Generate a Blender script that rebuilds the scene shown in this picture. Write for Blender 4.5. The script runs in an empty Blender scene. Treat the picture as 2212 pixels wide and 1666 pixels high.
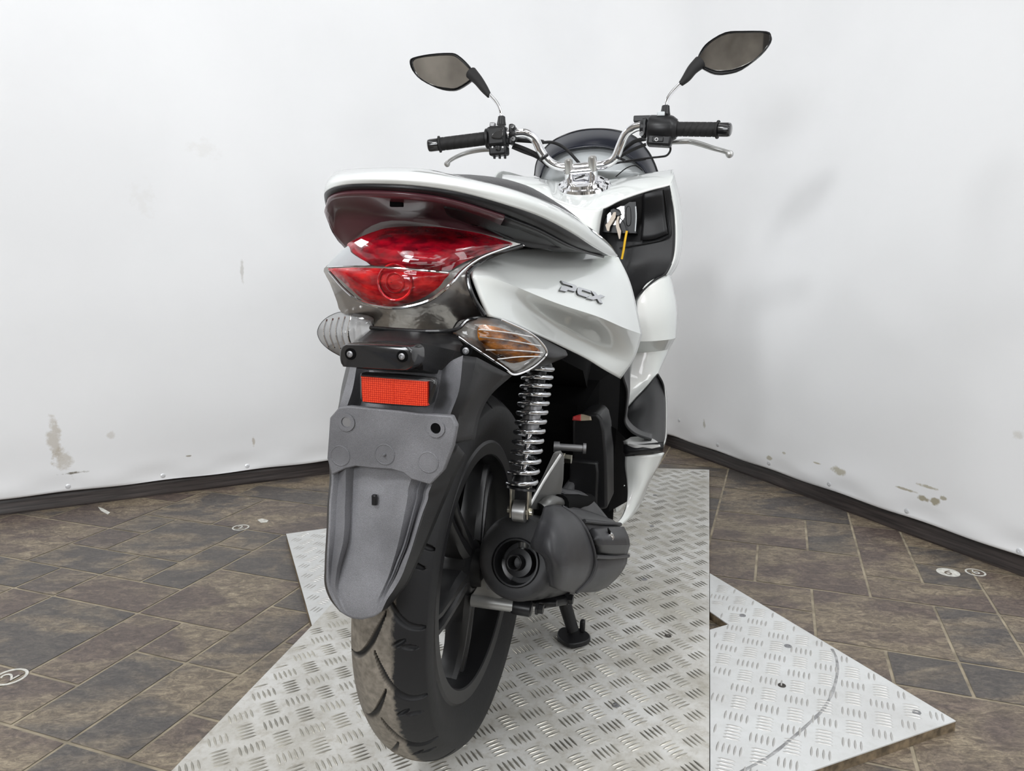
import bpy, bmesh, math, random
from mathutils import Vector as V, Matrix, noise
random.seed(7)
SC=bpy.context.scene; COL=SC.collection
# ---------------------------------------------------------------- camera
F=1590.0; PITCH=math.radians(9.2); H=0.75
cd=bpy.data.cameras.new('camera'); cam=bpy.data.objects.new('camera',cd); COL.objects.link(cam)
cd.sensor_fit='HORIZONTAL'; cd.sensor_width=36; cd.lens=F/2212*36; cd.clip_start=.02
cam.location=(0,0,H); cam.rotation_euler=(math.radians(90)-PITCH,0,0); SC.camera=cam
# ---------------------------------------------------------------- world, view, studio lamps and added fill lights
w=bpy.data.worlds.new('world'); SC.world=w; w.use_nodes=True
w.node_tree.nodes['Background'].inputs[0].default_value=(.8,.86,1,1)
w.node_tree.nodes['Background'].inputs[1].default_value=.25
vs=SC.view_settings; vs.view_transform='Standard'; vs.look='None'; vs.gamma=1; vs.use_curve_mapping=False; vs.exposure=-.48
def area(name,loc,target,sx,sy,power,col=(1,1,1)):
    l=bpy.data.lights.new(name,'AREA'); l.shape='RECTANGLE'; l.size=sx; l.size_y=sy; l.energy=power; l.color=col
    o=bpy.data.objects.new(name,l); COL.objects.link(o); o.location=loc
    o.rotation_euler=(V(target)-V(loc)).to_track_quat('-Z','Y').to_euler(); return o
area('studio_lamp',(-1.05,-.35,2.35),(.1,1.3,.7),.26,.26,30,(.97,.985,1))
area('studio_lamp',(-1.9,1.75,2.45),(.5,1.8,.8),.3,.3,12,(.97,.985,1))
area('ceiling_lamp',(.0,1.2,3.05),(.0,1.2,0),.3,2.6,8,(.96,.98,1))
area('ceiling_lamp',(1.35,.2,3.05),(.9,.6,0),.4,2.2,30,(.96,.98,1))
area('studio_lamp',(1.75,.15,2.3),(.1,1.4,.6),.4,.4,11,(.97,.985,1))
area('ceiling_lamp',(.1,-2.0,3.05),(.1,-2.1,0),2.2,.3,16,(.96,.98,1))  # added to brighten the back wall in the mirrors, and as fill
area('ceiling_lamp',(-1.3,.6,3.05),(-1.3,.6,0),.3,2.2,10,(.96,.98,1))
# added fill lights behind the camera, to brighten the lower backdrop and plates
area('fill_light',(-1.25,-1.55,1.35),(.1,2.2,.2),.9,.7,48,(.94,.97,1))
area('fill_light',(1.45,-1.15,1.35),(.2,2.2,.1),.9,.7,16,(.94,.97,1))
# added fill lights high behind the camera, to even out the backdrop
area('wall_fill_light',(-.7,-1.3,2.85),(-.7,2.3,-.1),1.1,.3,7,(.96,.98,1))
area('wall_fill_light',(.7,-1.3,2.85),(1.0,2.2,-.1),1.1,.3,7,(.96,.98,1))
# ---------------------------------------------------------------- frames
def Rm(yaw,lean):
    y,L=math.radians(yaw),math.radians(lean)
    return Matrix(((math.cos(y),math.sin(y),0),(-math.sin(y),math.cos(y),0),(0,0,1)))@Matrix(((math.cos(L),0,math.sin(L)),(0,1,0),(-math.sin(L),0,math.cos(L))))
BM=Rm(15.5,1.5); B0=V((-.09045,1.05802,.02093)); BMi=BM.transposed(); CAM=V((0,0,H)); CL=BMi@(CAM-B0)
FW=V((0,math.cos(PITCH),-math.sin(PITCH))); UP=V((0,math.sin(PITCH),math.cos(PITCH)))
def ray(px,py): return V((1,0,0))*(px-1106)+UP*(833-py)+FW*F
def P(px,py,y):            # survey point: a sight line met at a known distance along the scooter
    r=BMi@ray(px,py); return CL+r*((y-CL.y)/r.y)
def PX(px,py,x):
    r=BMi@ray(px,py); return CL+r*((x-CL.x)/r.x)
def PZ(px,py,z=0):         # the same on the floor, in room coordinates
    r=ray(px,py); return CAM+r*((z-H)/r.z)
ROOT=Matrix.Translation(B0)@BM.to_4x4()
# ---------------------------------------------------------------- object helpers
def setp(o,label=None,cat=None,group=None,kind=None):
    if label:o['label']=label
    if cat:o['category']=cat
    if group:o['group']=group
    if kind:o['kind']=kind
    return o
def link(name,me,mat,parent=None,smooth=True,angle=40):
    if mat is not None:
        for m in (mat if isinstance(mat,(list,tuple)) else [mat]): me.materials.append(m)
    if smooth:
        for p in me.polygons:p.use_smooth=True
        try: me.set_sharp_from_angle(angle=math.radians(angle))
        except Exception: pass
    o=bpy.data.objects.new(name,me); COL.objects.link(o)
    if parent is not None:o.parent=parent
    return o
def mesh(name,vs_,fs,mat,parent=None,smooth=True,angle=40):
    me=bpy.data.meshes.new(name); me.from_pydata([tuple(v) for v in vs_],[],fs); me.validate(); me.update()
    bm=bmesh.new(); bm.from_mesh(me); bmesh.ops.recalc_face_normals(bm,faces=bm.faces); bm.to_mesh(me); bm.free()
    return link(name,me,mat,parent,smooth,angle)
def bevel(o,w,seg=2,ang=35):
    m=o.modifiers.new('bevel','BEVEL'); m.width=w; m.segments=seg; m.limit_method='ANGLE'; m.angle_limit=math.radians(ang); return o
def solid(o,t,off=-1):
    m=o.modifiers.new('solid','SOLIDIFY'); m.thickness=t; m.offset=off; return o
def cr(p0,p1,p2,p3,t): return .5*((2*p1)+(p2-p0)*t+(2*p0-5*p1+4*p2-p3)*t*t+(3*p1-p0-3*p2+p3)*t*t*t)
def spline(pts,n,closed=False,creases=()):
    N=len(pts); out=[]
    segs=range(N if closed else N-1)
    for i in segs:
        p1,p2=pts[i],pts[(i+1)%N]
        p0=pts[(i-1)%N] if closed or (i>0 and i not in creases) else p1*2-p2
        p3=pts[(i+2)%N] if closed or (i+2<N and (i+1) not in creases) else p2*2-p1
        for k in range(n): out.append(cr(p0,p1,p2,p3,k/n))
    if not closed: out.append(pts[-1].copy())
    return out
def gridmesh(name,rows,mat,parent=None,cu=False,cv=False,caps=False,smooth=True,angle=40):
    nr,nc=len(rows),len(rows[0]); vs_=[p for r in rows for p in r]; fs=[]
    for i in range(nr if cv else nr-1):
        for j in range(nc if cu else nc-1):
            a,b=i*nc+j,i*nc+(j+1)%nc; c,d=((i+1)%nr)*nc+(j+1)%nc,((i+1)%nr)*nc+j; fs.append((a,b,c,d))
    if caps: fs.append(tuple(range(nc))[::-1]); fs.append(tuple((nr-1)*nc+j for j in range(nc)))
    return mesh(name,vs_,fs,mat,parent,smooth,angle)
def surf(name,rows,mat,parent=None,n=5,thick=.003,creases_r=(),creases_c=(),off=-1,angle=40):
    rr=[spline(r,n,creases=creases_c) for r in rows]
    cols=[spline([r[j] for r in rr],n,creases=creases_r) for j in range(len(rr[0]))]
    g=[[cols[j][i] for j in range(len(cols))] for i in range(len(cols[0]))]
    o=gridmesh(name,g,mat,parent,angle=angle)
    if thick: solid(o,thick,off)
    return o
def frames(path):
    T=[]; N=len(path)
    for i in range(N):
        a=path[max(0,i-1)]; b=path[min(N-1,i+1)]; T.append((b-a).normalized())
    u=T[0].orthogonal().normalized(); out=[]
    for t in T:
        u=(u-t*u.dot(t)); u=u.normalized() if u.length>1e-6 else t.orthogonal().normalized(); out.append((t,u,t.cross(u)))
    return out
def tuberows(path,r,n=12):
    rad=r if isinstance(r,(list,tuple)) else [r]*len(path)
    return [[p+(u*math.cos(a)+v*math.sin(a))*q for a in [2*math.pi*k/n for k in range(n)]] for p,q,(t,u,v) in zip(path,rad,frames(path))]
def tube(name,pts,r,mat,parent=None,n=12,sm=6):
    if isinstance(r,(list,tuple)) and sm:
        rs=spline([V((q,0,0)) for q in r],sm); r=[q.x for q in rs]
    path=spline(pts,sm) if sm else pts
    return gridmesh(name,tuberows(path,r,n),mat,parent,cu=True,caps=True)
def lathe(name,c,axis,prof,mat,parent=None,n=32,caps=True):   # prof: (distance along axis, radius)
    ax=V(axis).normalized(); u=ax.orthogonal().normalized(); v=ax.cross(u); c=V(c)
    rows=[[c+ax*d+(u*math.cos(a)+v*math.sin(a))*r for a in [2*math.pi*k/n for k in range(n)]] for d,r in prof]
    return gridmesh(name,rows,mat,parent,cu=True,caps=caps,angle=35)
def slab(name,pts,vec,mat,parent=None,bev=.0015,seg=2,smooth=True):
    N=len(pts); vec=V(vec); vs_=list(pts)+[p+vec for p in pts]
    fs=[tuple(range(N))[::-1],tuple(range(N,2*N))]+[(i,(i+1)%N,N+(i+1)%N,N+i) for i in range(N)]
    o=mesh(name,vs_,fs,mat,parent,smooth,30)
    if bev: bevel(o,bev,seg)
    return o
def dome(name,pts,vec,mat,parent=None,layers=((0,1),(.5,.96),(.8,.85),(1,.6)),centre=None):
    c=centre or sum(pts,V((0,0,0)))/len(pts); vec=V(vec)
    rows=[[c+(p-c)*s+vec*d for p in pts] for d,s in layers]
    return gridmesh(name,rows,mat,parent,cu=True,caps=True,angle=50)
def boxm(name,c,size,mat,parent=None,rot=None,bev=.002):
    sx,sy,sz=[s/2 for s in size]; R=rot or Matrix.Identity(3)
    vs_=[V(c)+R@V((x*sx,y*sy,z*sz)) for z in (-1,1) for x,y in ((-1,-1),(1,-1),(1,1),(-1,1))]
    fs=[(3,2,1,0),(4,5,6,7),(0,1,5,4),(1,2,6,5),(2,3,7,6),(3,0,4,7)]
    o=mesh(name,vs_,fs,mat,parent,True,30)
    if bev: bevel(o,bev,2)
    return o
def join(objs,name=None):                     # several pieces of ONE part into one mesh
    base=objs[0]; dg=bpy.context.evaluated_depsgraph_get(); bm=bmesh.new(); mats=[]
    for o in objs:
        dg.update(); ev=o.evaluated_get(dg); me=bpy.data.meshes.new_from_object(ev)
        idx=[]
        for m in me.materials:
            if m not in mats: mats.append(m)
            idx.append(mats.index(m))
        for p in me.polygons: p.material_index=idx[p.material_index] if idx else 0
        bm.from_mesh(me); bpy.data.meshes.remove(me)
    me=bpy.data.meshes.new(name or base.name); bm.to_mesh(me); bm.free()
    for m in mats: me.materials.append(m)
    par=base.parent
    for o in objs: bpy.data.objects.remove(o,do_unlink=True)
    o=bpy.data.objects.new(name or me.name,me); COL.objects.link(o); o.parent=par; return o
# ---------------------------------------------------------------- materials
def mat(name,base,rough=.5,metal=0,coat=0,bump=0,bscale=200,spec=.5,var=0,vscale=8,bdist=.0004,film=0,speck=0):
    m=bpy.data.materials.new(name); m.use_nodes=True; nt=m.node_tree; N=nt.nodes; L=nt.links; b=N['Principled BSDF']
    b.inputs['Base Color'].default_value=(*base,1); b.inputs['Roughness'].default_value=rough; b.inputs['Metallic'].default_value=metal
    b.inputs['Coat Weight'].default_value=coat; b.inputs['Coat Roughness'].default_value=.04; b.inputs['Specular IOR Level'].default_value=spec
    if film: b.inputs['Thin Film Thickness'].default_value=film; b.inputs['Thin Film IOR'].default_value=1.45
    tc=N.new('ShaderNodeTexCoord')
    if bump:
        n=N.new('ShaderNodeTexNoise'); n.inputs['Scale'].default_value=bscale; n.inputs['Detail'].default_value=3
        bp=N.new('ShaderNodeBump'); bp.inputs['Strength'].default_value=bump; bp.inputs['Distance'].default_value=bdist
        L.new(tc.outputs['Object'],n.inputs['Vector']); L.new(n.outputs['Fac'],bp.inputs['Height']); L.new(bp.outputs['Normal'],b.inputs['Normal'])
    if var:
        n=N.new('ShaderNodeTexNoise'); n.inputs['Scale'].default_value=vscale; n.inputs['Detail'].default_value=6
        mx=N.new('ShaderNodeMix'); mx.data_type='RGBA'
        mx.inputs['A'].default_value=(*[c*(1-var) for c in base],1); mx.inputs['B'].default_value=(*[min(1,c*(1+var)) for c in base],1)
        rp=N.new('ShaderNodeValToRGB'); rp.color_ramp.elements[0].position=.35; rp.color_ramp.elements[1].position=.65
        L.new(tc.outputs['Object'],n.inputs['Vector']); L.new(n.outputs['Fac'],rp.inputs['Fac']); L.new(rp.outputs['Color'],mx.inputs['Factor']); L.new(mx.outputs['Result'],b.inputs['Base Color'])
    if speck:
        n=N.new('ShaderNodeTexNoise'); n.inputs['Scale'].default_value=2300; n.inputs['Detail'].default_value=2
        r2=N.new('ShaderNodeValToRGB'); r2.color_ramp.elements[0].position=.42; r2.color_ramp.elements[0].color=(1-speck,)*3+(1,); r2.color_ramp.elements[1].position=.6; r2.color_ramp.elements[1].color=(1+speck*1.6,)*3+(1,)
        m2=N.new('ShaderNodeMix'); m2.data_type='RGBA'; m2.blend_type='MULTIPLY'; m2.inputs['Factor'].default_value=1
        L.new(tc.outputs['Object'],n.inputs['Vector']); L.new(n.outputs['Fac'],r2.inputs['Fac']); L.new(mx.outputs['Result'],m2.inputs['A']); L.new(r2.outputs['Color'],m2.inputs['B']); L.new(m2.outputs['Result'],b.inputs['Base Color'])
    return m
M_WHITE=mat('pearl_white',(.79,.81,.79),.34,coat=1,film=430)
M_BLK=mat('black_plastic',(.010,.010,.011),.40,spec=.35,bump=.5,bscale=900)
M_GRAIN=mat('grained_grey_plastic',(.15,.15,.16),.34,bump=1,bscale=1500,bdist=.0005,var=.22,vscale=14,speck=.22)
M_GLOSS=mat('gloss_black',(.012,.012,.013),.18,coat=.6)
M_SAT=mat('satin_black',(.010,.010,.011),.36,spec=.38)
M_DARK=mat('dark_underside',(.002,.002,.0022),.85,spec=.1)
M_MAROON=mat('dark_maroon_plastic',(.11,.035,.045),.3,coat=.3)
M_SEAT=mat('seat_vinyl',(.03,.03,.032),.42,bump=.8,bscale=260,bdist=.001)
M_RUB=mat('rubber',(.018,.0175,.018),.6,spec=.3,bump=.3,bscale=500)
M_CHROME=mat('chrome',(.86,.86,.88),.07,metal=1)
M_SPRING=mat('spring_chrome',(.55,.56,.58),.16,metal=1)
M_ALU=mat('aluminium',(.5,.5,.49),.36,metal=.9,bump=.2,bscale=300,var=.1,vscale=40)
M_ZINC=mat('zinc_plated_steel',(.55,.53,.45),.28,metal=1,var=.25,vscale=60)
M_STEEL=mat('dull_steel',(.33,.33,.34),.4,metal=.8)
M_EXH=mat('exhaust_black',(.034,.034,.036),.5,spec=.35,bump=.25,bscale=500,var=.25,vscale=25)
M_SHIELD=mat('heat_shield_grey',(.036,.036,.039),.43,spec=.42,bump=.3,bscale=700,var=.25,vscale=18)
M_RIM=mat('rim_black',(.013,.013,.014),.36,spec=.4)
M_MIRROR=mat('mirror_glass',(.62,.61,.6),.02,metal=1)
M_YEL=mat('yellow_cord',(.85,.5,.02),.5)
M_KEY=mat('key_metal',(.36,.31,.26),.42,metal=.7)
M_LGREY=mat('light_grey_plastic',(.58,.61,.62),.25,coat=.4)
M_NAVY=mat('tinted_screen',(.009,.011,.020),.22,spec=.3)
M_LETTER=mat('badge_silver',(.62,.63,.66),.22,metal=.85)
M_MARK=mat('white_marking',(.7,.7,.7),.5)
M_DISC=mat('brake_steel',(.4,.4,.4),.25,metal=1)
def lensmat(name,tint,trans=.72,ior=1.45,rough=.03,bump=0,bs=60):
    m=bpy.data.materials.new(name); m.use_nodes=True; nt=m.node_tree; N=nt.nodes; L=nt.links; N.remove(N['Principled BSDF']); out=N['Material Output']
    t=N.new('ShaderNodeBsdfTransparent'); t.inputs[0].default_value=(*tint,1); g=N.new('ShaderNodeBsdfGlossy'); g.inputs['Roughness'].default_value=rough
    fr=N.new('ShaderNodeFresnel'); fr.inputs['IOR'].default_value=ior; mx=N.new('ShaderNodeMixShader')
    L.new(fr.outputs[0],mx.inputs[0]); L.new(t.outputs[0],mx.inputs[1]); L.new(g.outputs[0],mx.inputs[2]); L.new(mx.outputs[0],out.inputs[0])
    return m
M_CLEAR=lensmat('clear_lens',(.93,.94,.95))
def redmat(name,a,b,bs):
    m=bpy.data.materials.new(name); m.use_nodes=True; nt=m.node_tree; N=nt.nodes; L=nt.links; p=N['Principled BSDF']
    tc=N.new('ShaderNodeTexCoord'); vo=N.new('ShaderNodeTexVoronoi'); vo.inputs['Scale'].default_value=bs
    n=N.new('ShaderNodeTexNoise'); n.inputs['Scale'].default_value=45; n.inputs['Detail'].default_value=4
    mp=N.new('ShaderNodeMapping'); mp.inputs['Scale'].default_value=(1,1,2.4)
    rp=N.new('ShaderNodeValToRGB'); rp.color_ramp.elements[0].position=.38; rp.color_ramp.elements[0].color=(*a,1); rp.color_ramp.elements[1].position=.68; rp.color_ramp.elements[1].color=(*b,1)
    bp=N.new('ShaderNodeBump'); bp.inputs['Strength'].default_value=.5; bp.inputs['Distance'].default_value=.002
    L.new(tc.outputs['Object'],mp.inputs[0]); L.new(mp.outputs[0],n.inputs[0]); L.new(mp.outputs[0],vo.inputs['Vector']); L.new(n.outputs['Fac'],rp.inputs[0])
    L.new(rp.outputs[0],p.inputs['Base Color']); L.new(vo.outputs['Distance'],bp.inputs['Height']); L.new(bp.outputs[0],p.inputs['Normal'])
    p.inputs['Roughness'].default_value=.16; p.inputs['Coat Weight'].default_value=1
    return m
M_RED=redmat('red_lens_dark',(.16,.002,.010),(.60,.004,.02),70)
M_RED2=redmat('red_lens_bright',(.45,.004,.014),(1.0,.03,.03),90)
M_AMBER=redmat('amber_bulb',(.10,.028,.005),(.80,.27,.015),110)
# reflector with prism cells
def reflmat():
    m=bpy.data.materials.new('reflector_red'); m.use_nodes=True; nt=m.node_tree; N=nt.nodes; L=nt.links; p=N['Principled BSDF']
    tc=N.new('ShaderNodeTexCoord'); vo=N.new('ShaderNodeTexVoronoi'); vo.inputs['Scale'].default_value=430; vo.inputs['Randomness'].default_value=.12
    rp=N.new('ShaderNodeValToRGB'); rp.color_ramp.elements[0].color=(1,.10,.03,1); rp.color_ramp.elements[1].position=.6; rp.color_ramp.elements[1].color=(.42,.01,.004,1)
    L.new(tc.outputs['Object'],vo.inputs['Vector']); L.new(vo.outputs['Distance'],rp.inputs[0]); L.new(rp.outputs[0],p.inputs['Base Color'])
    p.inputs['Roughness'].default_value=.15; p.inputs['Coat Weight'].default_value=.6; return m
M_REFL=reflmat()
# ================================================================ THE SETTING
WA=V((.663,3.078,0)); WB=V((1.265,1.72,0)); WD=(WB-WA).normalized()          # right wall line on the floor
LA=V((-1.572,2.168,0)); LD=V((.881,.451,0)).normalized()                     # left wall line
def isect(a,d,b,e):
    det=d.x*(-e.y)+e.x*d.y; r=b-a; t=(r.x*(-e.y)+e.x*r.y)/det; return a+d*t
CORN=isect(WA,WD,LA,LD)
NR=V((-WD.y,WD.x,0)); NR=-NR if NR.dot(CAM-CORN)<0 else NR
NL=V((-LD.y,LD.x,0)); NL=-NL if NL.dot(CAM-CORN)<0 else NL
def onwall(px,py,left):
    n=NL if left else NR; r=ray(px,py); return CAM+r*((CORN-CAM).dot(n)/r.dot(n))
def tiles():
    s=.1266; th=math.radians(19.83); a=V((math.cos(th),-math.sin(th),0)); b=V((math.sin(th),math.cos(th),0))
    # module lines met in the photo: a-offset .109+k*s, b-offset 1.397+k*s
    occ={}; sizes=[(3,2),(2,2),(2,2),(2,1),(3,2),(2,1),(1,1),(2,2),(3,1)]; vs_=[];fs=[];mi=[];cols=[]
    rnd=random.Random(5); K0,K1,J0,J1=-26,24,-28,22
    g=.0032
    def quad(a0,b0,a1,b1,z,m,c,gg):
        o=len(vs_)
        for x,y in ((a0+gg,b0+gg),(a1-gg,b0+gg),(a1-gg,b1-gg),(a0+gg,b1-gg)): vs_.append(a*x+b*y+V((0,0,z)))
        fs.append((o,o+1,o+2,o+3)); mi.append(m); cols.append(c)
    ZL=lambda x,y:(x*.46,900+y*.46); ZR=lambda x,y:(1320+x*.4358,940+y*.4358)
    seen=[(ZL(330,1520),ZL(1240,1230)),(ZL(95,1450),ZL(865,1150)),(ZL(150,1200),ZL(860,965)),(ZL(265,850),ZL(150,1200)),(ZL(650,1105),ZL(1050,998)),(ZL(1310,880),ZL(1240,1230)),
      (ZL(1045,715),ZL(1050,998)),(ZL(265,848),ZL(850,808)),(ZL(160,690),ZL(655,655)),(ZL(665,778),ZL(1180,640)),(ZL(490,742),ZL(855,685)),(ZL(540,628),ZL(1195,520)),
      (ZR(540,378),ZR(985,570)),(ZR(970,430),ZR(1245,602)),(ZR(735,538),ZR(1295,790)),(ZR(1205,460),ZR(1550,730)),(ZR(490,505),ZR(708,705)),(ZR(500,690),ZR(1005,862)),(ZR(1000,755),ZR(1750,1115)),
      (ZR(1280,700),ZR(1900,885)),(ZR(1625,845),ZR(2030,1165)),(ZR(1385,1065),ZR(1990,1330)),(ZR(1020,1010),ZR(1420,1220))]
    for p_,q_ in seen:
        A_,B_=PZ(*p_),PZ(*q_)
        ia,ja,ib,jb=[round(t) for t in ((A_.dot(a)-.109)/s,(A_.dot(b)-1.397)/s,(B_.dot(a)-.109)/s,(B_.dot(b)-1.397)/s)]
        i0,i1,j0,j1=min(ia,ib),max(ia,ib),min(ja,jb),max(ja,jb); cells=[(x,y) for x in range(i0,i1) for y in range(j0,j1)]
        if not cells or any(c_ in occ for c_ in cells): continue
        for c_ in cells: occ[c_]=1
        quad(.109+i0*s,1.397+j0*s,.109+i1*s,1.397+j1*s,0,0,(rnd.random(),rnd.random(),rnd.random(),1),g)
    for j in range(J0,J1):
        for i in range(K0,K1):
            if (i,j) in occ: continue
            opts=sizes[:]; rnd.shuffle(opts); opts.append((1,1))
            for (w_,h_) in opts:
                if w_==1 and h_==1 and rnd.random()<.6 and (i+1,j) not in occ: w_=2
                if all((i+x,j+y) not in occ for x in range(w_) for y in range(h_)): break
            for x in range(w_):
                for y in range(h_): occ[(i+x,j+y)]=1
            a0=.109+i*s; b0=1.397+(j)*s
            quad(a0,b0,a0+w_*s,b0+h_*s,0,0,(rnd.random(),rnd.random(),rnd.random(),1),g)
    quad(.109+K0*s,1.397+J0*s,.109+K1*s,1.397+J1*s,-.0012,1,(0,0,0,1),0)
    me=bpy.data.meshes.new('floor'); me.from_pydata(vs_,[],fs)
    at=me.color_attributes.new('tile','FLOAT_COLOR','CORNER')
    for p in me.polygons:
        p.material_index=mi[p.index]
        for li in p.loop_indices: at.data[li].color=cols[p.index]
    m=bpy.data.materials.new('slate_vinyl'); m.use_nodes=True; nt=m.node_tree;N=nt.nodes;L=nt.links;pb=N['Principled BSDF']
    tc=N.new('ShaderNodeTexCoord'); va=N.new('ShaderNodeVertexColor'); va.layer_name='tile'
    mp=N.new('ShaderNodeMapping'); mp.inputs['Rotation'].default_value=(0,0,math.radians(19.83)); mp.inputs['Scale'].default_value=(1,1.9,1)
    off=N.new('ShaderNodeVectorMath'); off.operation='MULTIPLY_ADD'; off.inputs[1].default_value=(7,9,5)
    L.new(tc.outputs['Object'],mp.inputs[0]); L.new(va.outputs['Color'],off.inputs[0]); L.new(mp.outputs[0],off.inputs[2])
    def noi(sc,det,ro,dist=0):
        n=N.new('ShaderNodeTexNoise'); n.inputs['Scale'].default_value=sc; n.inputs['Detail'].default_value=det; n.inputs['Roughness'].default_value=ro; n.inputs['Distortion'].default_value=dist
        L.new(off.outputs[0],n.inputs['Vector']); return n
    def ramp(inp,stops):
        r=N.new('ShaderNodeValToRGB'); e=r.color_ramp.elements
        e[0].position,e[0].color=stops[0][0],(*stops[0][1],1); e[1].position,e[1].color=stops[-1][0],(*stops[-1][1],1)
        for p_,c_ in stops[1:-1]:
            q=e.new(p_); q.color=(*c_,1)
        L.new(inp,r.inputs[0]); return r
    big=noi(4.0,4,.55,.6); mid=noi(30,10,.78,1.2); fine=noi(150,8,.8)
    c1=ramp(mid.outputs['Fac'],[(.3,(.050,.039,.036)),(.5,(.110,.083,.071)),(.66,(.205,.158,.122)),(.8,(.34,.28,.20))])
    c2=ramp(mid.outputs['Fac'],[(.3,(.048,.045,.045)),(.5,(.086,.076,.070)),(.7,(.16,.14,.115)),(.85,(.28,.24,.18))])
    c3=ramp(mid.outputs['Fac'],[(.28,(.075,.058,.045)),(.45,(.15,.118,.085)),(.6,(.30,.245,.17)),(.8,(.50,.43,.31))])
    sx=N.new('ShaderNodeSeparateColor'); L.new(va.outputs['Color'],sx.inputs[0])
    def mix(f,x,y):
        q=N.new('ShaderNodeMix'); q.data_type='RGBA'; L.new(f,q.inputs['Factor']); L.new(x,q.inputs['A']); L.new(y,q.inputs['B']); return q
    r1=ramp(sx.outputs[0],[(.45,(0,0,0)),(.62,(1,1,1))]); m1=mix(r1.outputs[0],c1.outputs[0],c2.outputs[0])
    r2=ramp(big.outputs['Fac'],[(.44,(0,0,0)),(.60,(1,1,1))]); m2=mix(r2.outputs[0],m1.outputs['Result'],c3.outputs[0])
    mm=N.new('ShaderNodeMix'); mm.data_type='RGBA'; mm.blend_type='MULTIPLY'; mm.inputs['Factor'].default_value=.75
    rf=ramp(fine.outputs['Fac'],[(.3,(.42,.42,.42)),(.62,(1.4,1.4,1.4))]); L.new(m2.outputs['Result'],mm.inputs['A']); L.new(rf.outputs[0],mm.inputs['B'])
    L.new(mm.outputs['Result'],pb.inputs['Base Color']); pb.inputs['Roughness'].default_value=.42
    bp=N.new('ShaderNodeBump'); bp.inputs['Strength'].default_value=.5; bp.inputs['Distance'].default_value=.0015; L.new(mid.outputs['Fac'],bp.inputs['Height']); L.new(bp.outputs[0],pb.inputs['Normal'])
    o=link('floor',me,[m,mat('grout',(.30,.255,.185),.7,var=.3,vscale=20)],smooth=False); setp(o,kind='structure')
tiles()
def wallbox(name,a,b,h,out,m):
    t=out*.08; vs_=[a,b,b+t,a+t]; vs_=[v+V((0,0,z)) for z in (-.02,h) for v in vs_]
    o=mesh(name,vs_,[(0,1,2,3),(4,5,6,7),(0,1,5,4),(1,2,6,5),(2,3,7,6),(3,0,4,7)],m,smooth=False); return setp(o,kind='structure')
M_WALL=mat('painted_wall',(.6,.6,.58),.8); M_BACK=mat('back_wall',(.62,.58,.52),.8,var=.3,vscale=3); M_CEIL=mat('ceiling_paint',(.42,.41,.39),.85)
wallbox('wall_right',CORN,CORN+WD*5.2,3.3,-NR,M_WALL)
wallbox('wall_left',CORN-LD*5.0,CORN,3.3,-NL,M_WALL)
qa=CORN-LD*5.0; qb=CORN+WD*5.2; qd=qa+WD*5.2
wallbox('wall_back',qb,qd,3.3,(WD).normalized(),M_BACK)
wallbox('wall_far_left',qa,qd,3.3,(-LD).normalized(),M_BACK)
me=mesh('ceiling',[CORN+V((0,0,3.3)),qb+V((0,0,3.3)),qd+V((0,0,3.3)),qa+V((0,0,3.3)),CORN+V((0,0,3.4)),qb+V((0,0,3.4)),qd+V((0,0,3.4)),qa+V((0,0,3.4))],[(0,1,2,3),(4,5,6,7),(0,1,5,4),(1,2,6,5),(2,3,7,6),(3,0,4,7)],M_CEIL,smooth=False); setp(me,kind='structure')
# dark roof beams behind the photographer, seen only in the mirrors
M_BEAM=mat('dark_beam',(.05,.045,.04),.7)
for k in range(5):
    c=qb.lerp(qd,.12+.19*k)-WD*.15; o=boxm('trim_%d'%(k+1),(c.x,c.y,1.65),(.14,.1,3.28),M_BEAM,bev=0); setp(o,kind='structure')
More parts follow.
